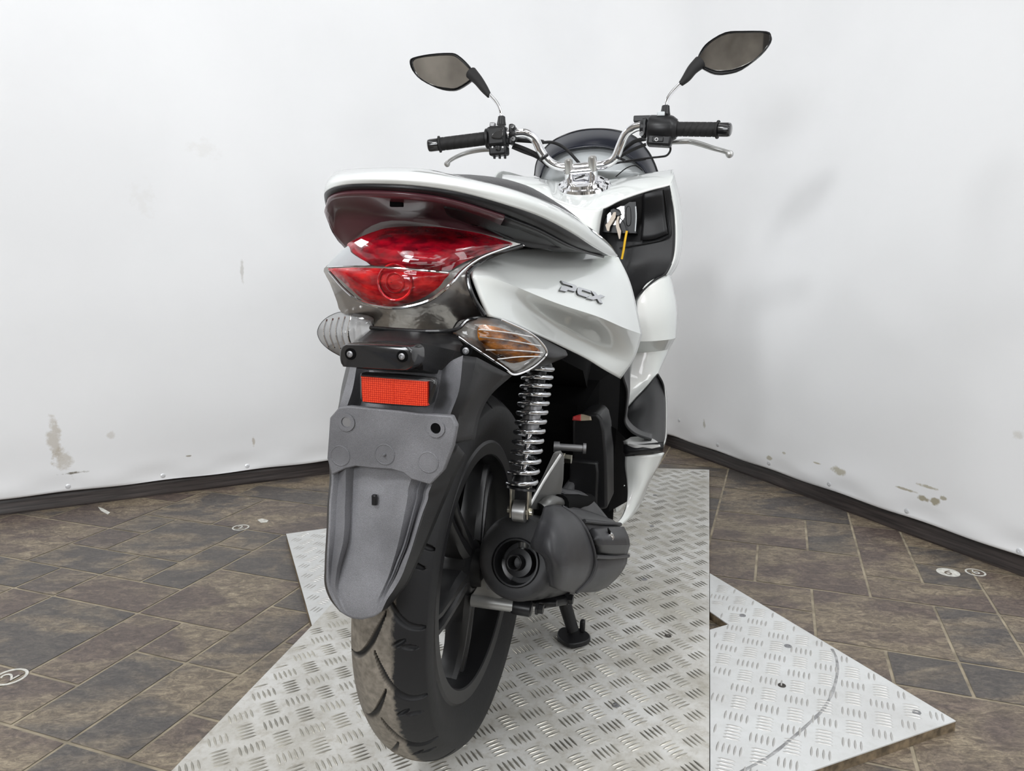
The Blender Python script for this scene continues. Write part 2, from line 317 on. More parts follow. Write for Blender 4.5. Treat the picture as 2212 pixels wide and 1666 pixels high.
# ---------------------------------------------------------------- white cloth backdrop, hemmed with screws
def backdrop():
    off=.022; R=.30
    pr=CORN+(NR+NL)*0
    # inner corner point of the offset lines
    c0=isect(CORN+NL*off,LD,CORN+NR*off,WD); t1=c0-LD*R; t2=c0+WD*R
    path=[];nor=[]
    def add(a,b,n,nn):
        for k in range(n): path.append(a.lerp(b,k/n)); nor.append(nn)
    add(c0-LD*4.6,t1,150,NL)
    cc=t1+NL*R
    a0=t1-cc; 
    for k in range(24):
        f=k/24; e0=a0.normalized(); e1=(t2-cc).normalized(); th=e0.angle(e1); v=(e0*math.sin((1-f)*th)+e1*math.sin(f*th))/math.sin(th)*(a0.length*(1-f)+(t2-cc).length*f)
        path.append(cc+v); nor.append(-v.normalized())
    add(t2,c0+WD*4.6,150,NR); path.append(c0+WD*4.6); nor.append(NR)
    hs=[.052+.0,.056,.062,.07,.08,.095,.11,.13,.15,.18,.21,.25,.3,.36,.43,.5,.6,.7,.8,.95,1.1,1.3,1.5,1.75,2.0,2.3,2.6,2.9,3.2]
    rows=[]
    for h in hs:
        r=[]; s=0
        for i,(p,n) in enumerate(zip(path,nor)):
            if i: s+=(p-path[i-1]).length
            lowness=math.exp(-max(0,h-.05)/.12); lo2=math.exp(-max(0,h-.05)/.5)
            d=.005*lowness*noise.noise(V((s*3.1,h*16,1)))+.009*lo2*noise.noise(V((s*2.0,h*5,4)))+.007*noise.noise(V((s*1.1,h*.7,8)))
            d+=.004*math.sin(s*2*math.pi/.27)*lowness*math.sin(min(1,(h-.05)/.06)*math.pi)
            if h<.055: d=-.004
            q=p+n*(.004+max(-.015,d+.006)); r.append(V((q.x,q.y,h+.0015*lowness*math.sin(s*2*math.pi/.29))))
        rows.append(r)
    m=bpy.data.materials.new('white_cloth'); m.use_nodes=True; nt=m.node_tree;N=nt.nodes;L=nt.links;pb=N['Principled BSDF']
    tc=N.new('ShaderNodeTexCoord'); n1=N.new('ShaderNodeTexNoise'); n1.inputs['Scale'].default_value=38; n1.inputs['Detail'].default_value=6; n1.inputs['Roughness'].default_value=.65
    L.new(tc.outputs['Object'],n1.inputs[0])
    n2=N.new('ShaderNodeTexNoise'); n2.inputs['Scale'].default_value=1.6; n2.inputs['Detail'].default_value=5; L.new(tc.outputs['Object'],n2.inputs[0])
    base=N.new('ShaderNodeValToRGB'); base.color_ramp.elements[0].position=.3; base.color_ramp.elements[0].color=(.83,.835,.845,1); base.color_ramp.elements[1].position=.6; base.color_ramp.elements[1].color=(.88,.885,.895,1)
    L.new(n2.outputs['Fac'],base.inputs[0]); cur=base.outputs[0]
    stains=[(135,945,.016,.075,.55,1,(.42,.36,.27)),(150,985,.022,.04,.5,1,(.42,.36,.27)),(160,1016,.055,.005,.9,1,(.14,.12,.08)),(155,1027,.03,.012,.7,1,(.26,.22,.15)),(532,585,.006,.04,.45,1,(.4,.38,.33)),(555,950,.005,.016,.6,1,(.42,.36,.27)),
      (253,935,.012,.012,.35,1,(.45,.4,.32)),(417,980,.008,.003,.8,1,(.3,.26,.2)),(5,1032,.015,.005,.7,1,(.3,.26,.2)),(440,325,.06,.03,.12,1,(.55,.5,.42)),(310,430,.05,.06,.10,1,(.55,.5,.42)),(1050,640,.002,.002,0,1,(.5,.5,.5)),
      (1508,905,.004,.02,.6,0,(.35,.33,.25)),(1642,976,.006,.008,.7,0,(.38,.34,.22)),(1673,965,.004,.004,.6,0,(.38,.34,.22)),(1788,1003,.012,.014,.7,0,(.38,.34,.22)),(1741,986,.006,.003,.7,0,(.38,.34,.22)),(1925,1040,.016,.004,.8,0,(.36,.32,.22)),(1972,1035,.014,.005,.7,0,(.38,.34,.22)),(1962,1058,.008,.008,.9,0,(.36,.32,.22)),(1986,1064,.006,.012,.9,0,(.36,.32,.22)),(2004,1058,.005,.006,.8,0,(.36,.32,.22)),(1550,755,.004,.004,0,0,(.5,.5,.5)),(2155,925,.006,.012,.3,0,(.45,.4,.3))]
    for px,py,rw,rh,st,lf,col in stains:
        if st==0: continue
        c=onwall(px,py,lf)
        sb=N.new('ShaderNodeVectorMath'); sb.operation='SUBTRACT'; sb.inputs[1].default_value=c; L.new(tc.outputs['Object'],sb.inputs[0])
        sc=N.new('ShaderNodeVectorMath'); sc.operation='MULTIPLY'; sc.inputs[1].default_value=(1/rw,0 if rw<.03 else 1/rw,1/rh); L.new(sb.outputs[0],sc.inputs[0])
        ln=N.new('ShaderNodeVectorMath'); ln.operation='LENGTH'; L.new(sc.outputs[0],ln.inputs[0])
        ad=N.new('ShaderNodeMath'); ad.operation='MULTIPLY_ADD'; ad.inputs[1].default_value=-2.6; L.new(n1.outputs['Fac'],ad.inputs[0]); L.new(ln.outputs['Value'],ad.inputs[2])
        mr=N.new('ShaderNodeMapRange'); mr.inputs['From Min'].default_value=-.75; mr.inputs['From Max'].default_value=-.25; mr.inputs['To Min'].default_value=st; mr.inputs['To Max'].default_value=0; L.new(ad.outputs[0],mr.inputs[0])
        mx=N.new('ShaderNodeMix'); mx.data_type='RGBA'; mx.inputs['B'].default_value=(*col,1); L.new(mr.outputs[0],mx.inputs['Factor']); L.new(cur,mx.inputs['A']); cur=mx.outputs['Result']
    L.new(cur,pb.inputs['Base Color']); pb.inputs['Roughness'].default_value=.7
    o=gridmesh('backdrop_cloth',rows,m,angle=180)
    setp(o,'large white fabric backdrop hanging in a rounded corner, hem screwed above the dark skirting','backdrop')
    ms=mat('screw_zinc',(.75,.76,.78),.35,metal=.3)
    from mathutils.bvhtree import BVHTree
    bm=bmesh.new(); bm.from_mesh(o.data); bv=BVHTree.FromBMesh(bm); bm.free()
    proto=None
    for px,py in [(147,1051),(352,1028),(534,1007),(1467,908),(1550,961),(1661,1001),(1791,1046),(1959,1104),(2202,1191)]:
        r=ray(px,py).normalized(); h=bv.ray_cast(CAM,r)
        if not h[0]: continue
        n=h[1] if h[1].dot(r)<0 else -h[1]
        s=lathe('screw',h[0]-n*.001,n,[(0,.0075),(.0015,.0078),(.003,.0045),(.0031,.0020),(.002,.0018)],ms,o,n=14)
    return bv
BV=backdrop()
# ---------------------------------------------------------------- skirting boards
def skirt(name,a,b,n):
    prof=[(0,0),(.020,0),(.0205,.006),(.017,.012),(.0165,.036),(.012,.047),(.006,.056),(0,.058)]
    m=bpy.data.materials.new('dark_wood'); m.use_nodes=True; nt=m.node_tree;N=nt.nodes;L=nt.links;pb=N['Principled BSDF']
    tc=N.new('ShaderNodeTexCoord'); mp=N.new('ShaderNodeMapping'); mp.inputs['Scale'].default_value=(2.5,2.5,60); nn=N.new('ShaderNodeTexNoise'); nn.inputs['Scale'].default_value=3; nn.inputs['Detail'].default_value=5
    rp=N.new('ShaderNodeValToRGB'); rp.color_ramp.elements[0].position=.35; rp.color_ramp.elements[0].color=(.022,.017,.016,1); rp.color_ramp.elements[1].position=.7; rp.color_ramp.elements[1].color=(.065,.052,.048,1)
    L.new(tc.outputs['Object'],mp.inputs[0]);L.new(mp.outputs[0],nn.inputs[0]);L.new(nn.outputs['Fac'],rp.inputs[0]);L.new(rp.outputs[0],pb.inputs['Base Color']); pb.inputs['Roughness'].default_value=.3
    rows=[[a+n*x+V((0,0,z)) for x,z in prof],[b+n*x+V((0,0,z)) for x,z in prof]]
    o=gridmesh(name,rows,m,cu=True,caps=True,angle=40); setp(o,kind='structure')
skirt('baseboard_left',CORN-LD*4.8,CORN-LD*.02,NL); skirt('baseboard_right',CORN+WD*.02,CORN+WD*5.0,NR)
# ---------------------------------------------------------------- tread plate platforms
def inpoly(p,poly):
    c=False; n=len(poly)
    for i in range(n):
        a,b=poly[i],poly[(i+1)%n]
        if (a.y>p.y)!=(b.y>p.y) and p.x<(b.x-a.x)*(p.y-a.y)/(b.y-a.y)+a.x: c=not c
    return c
def platemat(name,base,dirty):
    m=bpy.data.materials.new(name); m.use_nodes=True; nt=m.node_tree;N=nt.nodes;L=nt.links;pb=N['Principled BSDF']
    tc=N.new('ShaderNodeTexCoord'); n=N.new('ShaderNodeTexNoise'); n.inputs['Scale'].default_value=5; n.inputs['Detail'].default_value=7; n.inputs['Roughness'].default_value=.7
    rp=N.new('ShaderNodeValToRGB'); rp.color_ramp.elements[0].position=.36; rp.color_ramp.elements[0].color=(*dirty,1); rp.color_ramp.elements[1].position=.62; rp.color_ramp.elements[1].color=(*base,1)
    L.new(tc.outputs['Object'],n.inputs[0]);L.new(n.outputs['Fac'],rp.inputs[0]);L.new(rp.outputs[0],pb.inputs['Base Color'])
    n3=N.new('ShaderNodeTexNoise'); n3.inputs['Scale'].default_value=55; n3.inputs['Detail'].default_value=8; n3.inputs['Roughness'].default_value=.75; L.new(tc.outputs['Object'],n3.inputs[0])
    r3=N.new('ShaderNodeValToRGB'); r3.color_ramp.elements[0].position=.50; r3.color_ramp.elements[0].color=(1,1,1,1); r3.color_ramp.elements[1].position=.72; r3.color_ramp.elements[1].color=(.70,.66,.60,1) if dirty[0]<.5 else (.9,.9,.88,1)
    mz=N.new('ShaderNodeMix'); mz.data_type='RGBA'; mz.blend_type='MULTIPLY'; mz.inputs['Factor'].default_value=1; L.new(n3.outputs['Fac'],r3.inputs[0]); L.new(rp.outputs[0],mz.inputs['A']); L.new(r3.outputs[0],mz.inputs['B']); L.new(mz.outputs['Result'],pb.inputs['Base Color'])
    pb.inputs['Metallic'].default_value=.12; pb.inputs['Roughness'].default_value=.36
    n2=N.new('ShaderNodeTexNoise'); n2.inputs['Scale'].default_value=160; n2.inputs['Detail'].default_value=4; L.new(tc.outputs['Object'],n2.inputs[0])
    bp=N.new('ShaderNodeBump'); bp.inputs['Strength'].default_value=.25; bp.inputs['Distance'].default_value=.0006; L.new(n2.outputs['Fac'],bp.inputs['Height']); L.new(bp.outputs[0],pb.inputs['Normal'])
    return m
def plate(name,poly,z0,z1,ang,pitch,mats,label,start=(0,0),barlen=.030,wbar=.0023,gap=.0086,hbar=.0013,nb=5,density=1):
    N_=len(poly); vs_=[V((p.x,p.y,z1)) for p in poly]+[V((p.x,p.y,z1-.002)) for p in poly]+[V((p.x,p.y,z0)) for p in poly]
    fs=[tuple(range(N_))]; mi=[0]
    for i in range(N_):
        j=(i+1)%N_; fs.append((i,j,N_+j,N_+i)); mi.append(0); fs.append((N_+i,N_+j,2*N_+j,2*N_+i)); mi.append(1)
    ca,sa=math.cos(ang),math.sin(ang); ax=V((ca,sa,0)); ay=V((-sa,ca,0))
    xs=[p.x for p in poly]; ys=[p.y for p in poly]; c=V(((min(xs)+max(xs))/2,(min(ys)+max(ys))/2,0))+V((*start,0))
    half=int(2.2/pitch/2)
    for i in range(-half,half+1):
        for j in range(-half,half+1):
            g=c+ax*(i*pitch)+ay*(j*pitch)
            if not (min(xs)<g.x<max(xs) and min(ys)<g.y<max(ys)): continue
            u,v=(ax,ay) if (i+j)%2 else (ay,ax)      # u: along the bars
            for k in range(nb):
                q=g+v*((k-(nb-1)/2)*gap)
                e0,e1=q-u*barlen/2,q+u*barlen/2
                if not(inpoly(e0,poly) and inpoly(e1,poly)): continue
                o=len(vs_); z=V((0,0,z1))
                for s,ww,hh in ((-1,0,0),(-.55,.75,.8),(0,1,1),(.55,.75,.8),(1,0,0)):
                    cc=q+u*(s*barlen/2)
                    if ww==0: vs_.append(cc+z-V((0,0,.0003)))
                    else:
                        vs_+= [cc-v*(wbar*ww)+z-V((0,0,.0003)),cc-v*(wbar*ww*.45)+z+V((0,0,hbar*hh)),cc+v*(wbar*ww*.45)+z+V((0,0,hbar*hh)),cc+v*(wbar*ww)+z-V((0,0,.0003))]
                A=o; B=[o+1+t for t in range(4)]; C_=[o+5+t for t in range(4)]; D=[o+9+t for t in range(4)]; E_=o+13
                for t in range(3):
                    fs+= [(A,B[t],B[t+1]),(B[t],C_[t],C_[t+1],B[t+1]),(C_[t],D[t],D[t+1],C_[t+1]),(D[t],E_,D[t+1])]; mi+=[2]*4
    me=bpy.data.meshes.new(name); me.from_pydata([tuple(v) for v in vs_],[],fs)
    bm=bmesh.new(); bm.from_mesh(me); bmesh.ops.recalc_face_normals(bm,faces=bm.faces); bm.to_mesh(me); bm.free()
    for p,m_ in zip(me.polygons,mi): p.material_index=m_; p.use_smooth=(m_==2)
    o=link(name,me,mats,None,smooth=False); setp(o,label,'platform'); return o
M_PL1=platemat('tread_plate_worn',(.72,.715,.69),(.46,.44,.39)); M_PLB1=mat('tread_bars_worn',(.42,.40,.35),.3,metal=.7,var=.3,vscale=12)
M_PL2=platemat('tread_plate_clean',(.70,.71,.705),(.60,.60,.59)); M_PLB2=mat('tread_bars_clean',(.58,.57,.55),.33,metal=.6)
M_PLY=mat('plywood_edge',(.16,.12,.075),.7,var=.5,vscale=60)
eR=V((.289,.974,0)); eRd=(V((.717,2.592,0))-eR).normalized(); eL=V((-.499,.974,0)); eLd=(V((-.411,1.42,0))-eL).normalized()
eD=V((.39,-.921,0)); nD=V((.921,.39,0)); RR=V((.724,1.098,0)); LL=V((-.626,1.948,0))
pA=[eR-eRd*.45,eR+eRd*((V((.717,2.592,0))-eR).length),V((-.20,2.70,0)),eL+eLd*.46,eL-eLd*.45]
cT=isect(RR,-eD,eR,eRd); cB=isect(RR,nD,eR,eRd); g=V((.0015,0,0))
n1,n2,n3=PZ(1533.5,1321,.018),PZ(1573.6,1349,.018),PZ(1533.5,1360.5,.018)
for n_ in (n1,n3): 
    q=eR+eRd*((n_.y-eR.y)/eRd.y); n_.x=q.x+.0015
pC=[V(v) for v in (RR,cT+g,n1,n2,n3,cB+g)]
for v in pC: v.z=0
bT=isect(LL,nD,V((-.411,1.42,0)),(V((-.20,2.70,0))-V((-.411,1.42,0))).normalized())
pB=[LL,bT-g,V((-.411,1.42,0))-g]
plA=plate('tread_plate_platform',pA,.0,.020,math.radians(45+75),.0465,[M_PL1,M_PLY,M_PLB1],'worn aluminium tread plate platform directly under the scooter, the largest and topmost')
plC=plate('tread_plate_ramp',pC,.0,.018,math.radians(-23.5),.0445,[M_PL2,M_PLY,M_PLB2],'clean triangular tread plate corner right of the scooter with an arc scratch')
plB=plate('tread_plate_ramp',pB,.0,.018,math.radians(-23.5),.0445,[M_PL2,M_PLY,M_PLB2],'small bare tread plate corner sticking out behind the rear wheel at the left')
M_SCR=mat('dark_hole',(.05,.045,.04),.8)
for px,py,par,z in [(1443,1374,plA,.0202),(1330,1524,plA,.0202),(1392,1252,plA,.0202),(1408,1137,plA,.0202),(1415,1070,plA,.0202),(1689,1481,plC,.0182),(1702,1396,plC,.0182),(1604,1330,plC,.0182),(1980,1539,plC,.0182)]:
    c=PZ(px,py,z); big=(px in (1443,1689))
    lathe('screw',c-V((0,0,.0004)),(0,0,1),[(0,.007),(.0011,.0068),(.0014,.003),(.0008,.0028)],M_SCR if big else M_STEEL,par,n=14)
# scraped arc across the right corner
arc=[PZ(*q,.0182) for q in [(1797,1402),(1806,1420),(1809,1450),(1800,1490),(1780,1530),(1745,1565),(1705,1600),(1660,1635),(1600,1668)]]
path=spline(arc,6); rows=[]
for i,p in enumerate(path):
    t=(path[min(i+1,len(path)-1)]-path[max(i-1,0)]).normalized(); s=V((-t.y,t.x,0))*.0026*(1+.5*noise.noise(p*60)); rows.append([p-s,p-s*.4+V((0,0,.0004)),p+s*.4+V((0,0,.0004)),p+s])
gridmesh('scratch',rows,mat('scratch_grey',(.42,.42,.42),.5,metal=.5,var=.3,vscale=80),plC)
# ---------------------------------------------------------------- round stickers and paint specks on the floor
def textmesh(txt,size,depth=.0003):
    cu=bpy.data.curves.new('digit','FONT'); cu.body=txt; cu.size=size; cu.extrude=depth; cu.align_x='CENTER'; cu.align_y='CENTER'
    o=bpy.data.objects.new('digit',cu); COL.objects.link(o); bpy.context.view_layer.update()
    me=bpy.data.meshes.new_from_object(o.evaluated_get(bpy.context.evaluated_depsgraph_get())); bpy.data.objects.remove(o,do_unlink=True); return me
M_STK=mat('sticker_white',(.62,.61,.56),.6,var=.2,vscale=90); M_STKD=mat('sticker_brown',(.15,.12,.09),.6)
def sticker(px,py,r,digit,filled,rot,label):
    c=PZ(px,py,0); n=28; root=bpy.data.objects.new('floor_sticker',None); COL.objects.link(root); root.location=c; root.empty_display_size=.03
    setp(root,label,'sticker','round number stickers on the floor')
    ring=[[V((math.cos(a)*q,math.sin(a)*q,z)) for a in [2*math.pi*k/n for k in range(n)]] for q,z in ((r,0),(r,.0007),(.0001 if filled else r*.82,.0007),(.0001 if filled else r*.82,0))]
    gridmesh('disc' if filled else 'ring',ring,M_STK,root,cu=True,smooth=False)
    me=textmesh(digit,r*1.5); o=link('digit',me,M_STKD if filled else M_STK,root,smooth=False); o.location=(0,0,.0008); o.rotation_euler=(0,0,math.radians(rot))
sticker(2048,1237,.026,'9',True,150,'filled white round sticker with a brown digit on the floor near the right skirting')
sticker(2107,1237,.023,'6',False,10,'thin white ringed digit on the floor just right of the filled round sticker')
sticker(520,1140,.024,'2',False,20,'thin white ringed digit on the floor far left behind the platform')
sticker(22,1463,.029,'2',False,70,'thin white ringed digit on the floor at the left edge of the photo')
def chip(pts,label,m=M_STK,h=.0012):
    o=slab('paint_chip',[PZ(*q,.0002) for q in pts],V((0,0,h)),m,None,0); setp(o,label,'debris'); return o
chip([(556,1124),(566,1121),(580,1125),(577,1129),(564,1130)],'white paint smear on the floor right of the far ringed digit')
chip([(212,1096),(222,1099),(238,1108),(233,1112),(218,1104)],'curled white shaving on the floor by the left skirting')
# ================================================================ THE SCOOTER (parts in the scooter's own frame)
bike=bpy.data.objects.new('scooter',None); COL.objects.link(bike); bike.matrix_world=ROOT; bike.empty_display_size=.2
setp(bike,'pearl white scooter with a red tail light standing on the worn tread plate platform','scooter')
def PP(l,y): return [P(a,b,y) for a,b in l]
def P3(l): return [P(a,b,c) for a,b,c in l]
def empty(name,parent=bike):
    o=bpy.data.objects.new(name,None); COL.objects.link(o); o.parent=parent; o.empty_display_size=.02; return o
# ---- wheels
def wheel(name,cx,cy,cz,Rt,hw,rim,front=False):
    g=empty(name)
    prof=[(rim-.004,hw*.66),(rim+.012,hw*.80),(rim+.028,hw*.97),(rim+.042,hw*1.02),(Rt-.026,hw*.985),(Rt-.0235,hw*.97)]
    NV=44 if front else 66; crown=[]
    for k in range(NV+1):
        x=hw*.955*(1-2*k/NV); s=abs(x)/(hw*.955); crown.append((Rt-.0225*s**2.3,x))
    full=prof+crown+[(r,-x) for r,x in prof[::-1]]
    NU=500 if front else 2400; vs_=[];fs=[];nc=len(full); dep=[]
    T=2*math.pi/17; A=.25; wd=.0040
    def groove(t,x):
        d=0
        for side in (1,-1):
            xs=x*side; tt=t+(0 if side>0 else T*.5)
            if xs>-.006:
                s=(xs+.006)/(hw+.004); c=A*(1-(1-min(1,s))**2.2)        # centre line sweeps along the tread, then outwards
                u=((tt-c)/T+.5)%1-.5; dist=abs(u)*T*Rt
                slope=A*2.2*(1-min(1,s))**1.2*Rt/(hw+.004); dist/=math.sqrt(1+slope*slope)
                ww=wd*min(1,.35+s*3)*(1 if s<.93 else max(.3,(1.05-s)/.12))
                if dist<ww: d=max(d,1-(dist/ww)**3)
            for (lx,lo,rot) in (((.0225,.50,.6),(.034,.56,-.35)) if side>0 else ()):     # pairs of small leaf shaped cuts
                u=((tt/T-lo-.35)+.5)%1-.5; a=u*T*Rt; b=xs-lx
                p=a*math.cos(rot)+b*math.sin(rot); q=-a*math.sin(rot)+b*math.cos(rot)
                e=(p/.0034)**2+(q/.0085)**2
                if e<1: d=max(d,(1-e)**.4)
        return d
    for i in range(NU):
        t=2*math.pi*i/NU
        for (r,x) in full:
            gd=groove(t,x) if abs(x)<hw*.96 and r>Rt-.0236 else 0
            dep.append(gd); rr=r-.0055*gd
            vs_.append((cx+x,cy-rr*math.cos(t),cz-rr*math.sin(t)))
    for i in range(NU):
        for j in range(nc-1):
            a=i*nc+j;b=a+1;c=((i+1)%NU)*nc+j+1;d=((i+1)%NU)*nc+j; fs.append((a,b,c,d))
    me=bpy.data.meshes.new('tyre'); me.from_pydata(vs_,[],fs); me.update()
    at=me.attributes.new('groove','FLOAT','POINT'); at.data.foreach_set('value',dep)
    m=bpy.data.materials.new('tyre_rubber'); m.use_nodes=True; nt=m.node_tree;N=nt.nodes;L=nt.links;pb=N['Principled BSDF']
    tc=N.new('ShaderNodeTexCoord'); sx=N.new('ShaderNodeSeparateXYZ'); L.new(tc.outputs['Object'],sx.inputs[0])
    n=N.new('ShaderNodeTexNoise'); n.inputs['Scale'].default_value=130; n.inputs['Detail'].default_value=6; L.new(tc.outputs['Object'],n.inputs[0])
    n0=N.new('ShaderNodeTexNoise'); n0.inputs['Scale'].default_value=12; n0.inputs['Detail'].default_value=5; L.new(tc.outputs['Object'],n0.inputs[0])
    ab=N.new('ShaderNodeMath'); ab.operation='ADD'; ab.inputs[1].default_value=-cx; L.new(sx.outputs['X'],ab.inputs[0])
    ab2=N.new('ShaderNodeMath'); ab2.operation='ABSOLUTE'; L.new(ab.outputs[0],ab2.inputs[0])
    ad=N.new('ShaderNodeMath'); ad.operation='MULTIPLY_ADD'; ad.inputs[1].default_value=.016; L.new(n.outputs['Fac'],ad.inputs[0]); L.new(ab.outputs[0],ad.inputs[2])
    mr=N.new('ShaderNodeMapRange'); mr.inputs['From Min'].default_value=.0205; mr.inputs['From Max'].default_value=.0255; mr.inputs['To Min'].default_value=1; mr.inputs['To Max'].default_value=0; L.new(ad.outputs[0],mr.inputs[0])
    ga=N.new('ShaderNodeAttribute'); ga.attribute_name='groove'; inv=N.new('ShaderNodeMath'); inv.operation='SUBTRACT'; inv.inputs[0].default_value=1; inv.use_clamp=True; L.new(ga.outputs['Fac'],inv.inputs[1])
    mu=N.new('ShaderNodeMath'); mu.operation='MULTIPLY'; L.new(mr.outputs[0],mu.inputs[0]); L.new(inv.outputs[0],mu.inputs[1])
    m3=N.new('ShaderNodeMapRange'); m3.inputs['From Min'].default_value=.3; m3.inputs['From Max'].default_value=.6; m3.inputs['To Min'].default_value=.65; m3.inputs['To Max'].default_value=1; L.new(n0.outputs['Fac'],m3.inputs[0])
    mu2=N.new('ShaderNodeMath'); mu2.operation='MULTIPLY'; L.new(mu.outputs[0],mu2.inputs[0]); L.new(m3.outputs[0],mu2.inputs[1])
    dr=N.new('ShaderNodeValToRGB'); dr.color_ramp.elements[0].position=.3; dr.color_ramp.elements[0].color=(.15,.132,.108,1); dr.color_ramp.elements[1].position=.7; dr.color_ramp.elements[1].color=(.27,.24,.20,1); L.new(n.outputs['Fac'],dr.inputs[0])
    mx=N.new('ShaderNodeMix'); mx.data_type='RGBA'; pb.inputs['Specular IOR Level'].default_value=.3; mx.inputs['A'].default_value=(.013,.013,.014,1); L.new(mu2.outputs[0],mx.inputs['Factor']); L.new(dr.outputs[0],mx.inputs['B']); L.new(mx.outputs['Result'],pb.inputs['Base Color'])
    pb.inputs['Roughness'].default_value=.55; bp=N.new('ShaderNodeBump'); bp.inputs['Strength'].default_value=.4; bp.inputs['Distance'].default_value=.0006; L.new(n.outputs['Fac'],bp.inputs['Height']); L.new(bp.outputs[0],pb.inputs['Normal'])
    link('tyre',me,m,g,angle=50)
    # rim: barrel profile with outer lips
    xr=hw*.68
    rp=[(rim,xr),(rim+.003,xr+.002),(rim-.001,xr+.0045),(rim-.018,xr+.003),(rim-.020,xr+.001),(rim-.024,xr-.018),(rim-.026,.010),(rim-.026,-.010),(rim-.022,-xr+.018),(rim-.018,-xr+.006),(rim-.010,-xr-.002),(rim,-xr-.002),(rim,-xr),(rim-.012,-xr+.012),(rim-.012,xr-.012)]
    rows=[[V((cx+x,cy-r*math.cos(t),cz-r*math.sin(t))) for r,x in rp] for t in [2*math.pi*i/96 for i in range(96)]]
    pcs=[gridmesh('rim',rows,M_RIM,g,cu=True,cv=True,angle=30)]
    pcs.append(lathe('hub',(cx-.05,cy,cz),(1,0,0),[(0,.03),(.002,.052),(.03,.056),(.034,.045),(.075,.042),(.08,.03),(.095,.028),(.096,.012)],M_RIM,g,n=40))
    ph=1.42 if not front else 0
    for k in range(5):
        t0=ph+2*math.pi*k/5
        for sgn in (-1,1):
            secs=[]
            for s in (0,.15,.35,.6,.85,1.0):
                r=.04+(rim-.02-.04)*s; t=t0+sgn*(.16-.085*min(1,s*1.4)+.02*s*s)+.10*math.sin(s*3.1)
                w_=(.012 if s<.2 else .0075)+.003*max(0,s-.8)*5; h_=.018-.004*s; xo=.012-.010*s
                er=V((0,-math.cos(t),-math.sin(t))); et=V((0,math.sin(t),-math.cos(t))); c=V((cx+xo,cy,cz))+er*r
                secs.append([c+et*(w_*a)+V((h_*b,0,0)) for a,b in ((-1,-1),(1,-1),(1,.55),(.45,1),(-.45,1),(-1,.55))])
            pcs.append(gridmesh('spoke',secs,M_RIM,g,cu=True,caps=True,angle=30))
    join(pcs,'rim')
    return g
WC=(0.0,0.0,.2825)
wheel('rear_wheel',0,0,.2825,.268,.050,.190)
wheel('front_wheel',0,1.305,.2645,.262,.045,.190,True)
# ---- rear mudguard: rear face with raised ribs and a skirt down each side
fy=lambda t:-.262-.050*t                        # t 0 top .. 1 tip
rowsF=[]
def frow(t,pts): rowsF.append([P(px,py,fy(t)+(dy*2.3-.004 if dy<.03 else dy)) for px,py,dy in pts])
#        left skirt            left edge          rib out            rib in            valley L          centre            valley R          rib in           rib out           right edge        skirt
frow(-.30,[(752,775,.060),(760,778,.006),(772,780,.004),(786,782,.007),(800,784,.010),(870,790,.012),(955,800,.010),(975,780,.006),(1000,768,.004),(1030,772,.010),(1106,812,.120)])
frow(-.10,[(738,835,.050),(745,838,.002),(762,840,.000),(776,842,.006),(790,844,.010),(860,850,.012),(945,856,.010),(965,848,.006),(992,842,.000),(1012,848,.006),(1062,852,.100)])
frow(.05,[(731,878,.045),(733,880,.000),(748,883,.000),(760,886,.006),(775,888,.010),(845,893,.012),(930,899,.010),(948,900,.006),(972,900,.000),(990,902,.004),(1038,896,.080)])
frow(.20,[(716,940,.045),(718,940,.006),(730,942,.006),(748,944,.006),(770,946,.008),(838,950,.010),(915,955,.008),(932,956,.006),(962,958,.006),(985,958,.008),(1026,950,.070)])
def lerp(a,b,f): return a+(b-a)*f
def tab(t,T):
    for (t0,a),(t1,b) in zip(T,T[1:]):
        if t<=t1: f=max(0,(t-t0)/(t1-t0)); return [lerp(x,y,f) for x,y in zip(a,b)] if isinstance(a,(list,tuple)) else lerp(a,b,f)
    return T[-1][1]
FRT=[(.0,[0,.02,.07,.13,.21,.31,.52,.77,.868,.882,.944,.972,1]),(.55,[0,.02,.08,.185,.245,.32,.54,.822,.893,.908,.950,.968,1]),(.9,[0,.03,.06,.12,.16,.24,.50,.82,.855,.865,.905,.915,1]),(1,[0,.05,.1,.16,.22,.3,.5,.78,.83,.84,.89,.92,1])]
DY=[.000,.000,.005,-.003,.009,.007,.009,.004,.013,.006,.014,.002,.000]
ROW=[(.30,.0,(710,982),(711,963),(986,958),(1008,985),(846,960)),(.40,.12,(712,1028),(716,1032),(932,1050),(985,1028),(846,1040)),(.47,.25,(710,1058),(714,1060),(924,1080),(972,1058),(833,1066)),(.55,.37,(707,1090),(711,1090),(914,1106),(958,1090),(820,1104)),(.64,.48,(706,1128),(710,1128),(903,1140),(942,1128),(812,1140)),(.72,.58,(704,1165),(708,1166),(891,1180),(926,1165),(805,1180)),
     (.80,.72,(702,1198),(706,1200),(880,1212),(912,1196),(797,1214)),(.86,.82,(701,1228),(705,1230),(868,1244),(898,1226),(790,1246)),(.93,.92,(701,1262),(706,1264),(851,1274),(880,1262),(784,1281)),(.98,.98,(712,1294),(718,1296),(836,1296),(858,1290),(786,1315)),(1.0,1.0,(734,1322),(738,1324),(824,1322),(836,1316),(788,1339))]
rowsU=rowsF; rowsF=[]
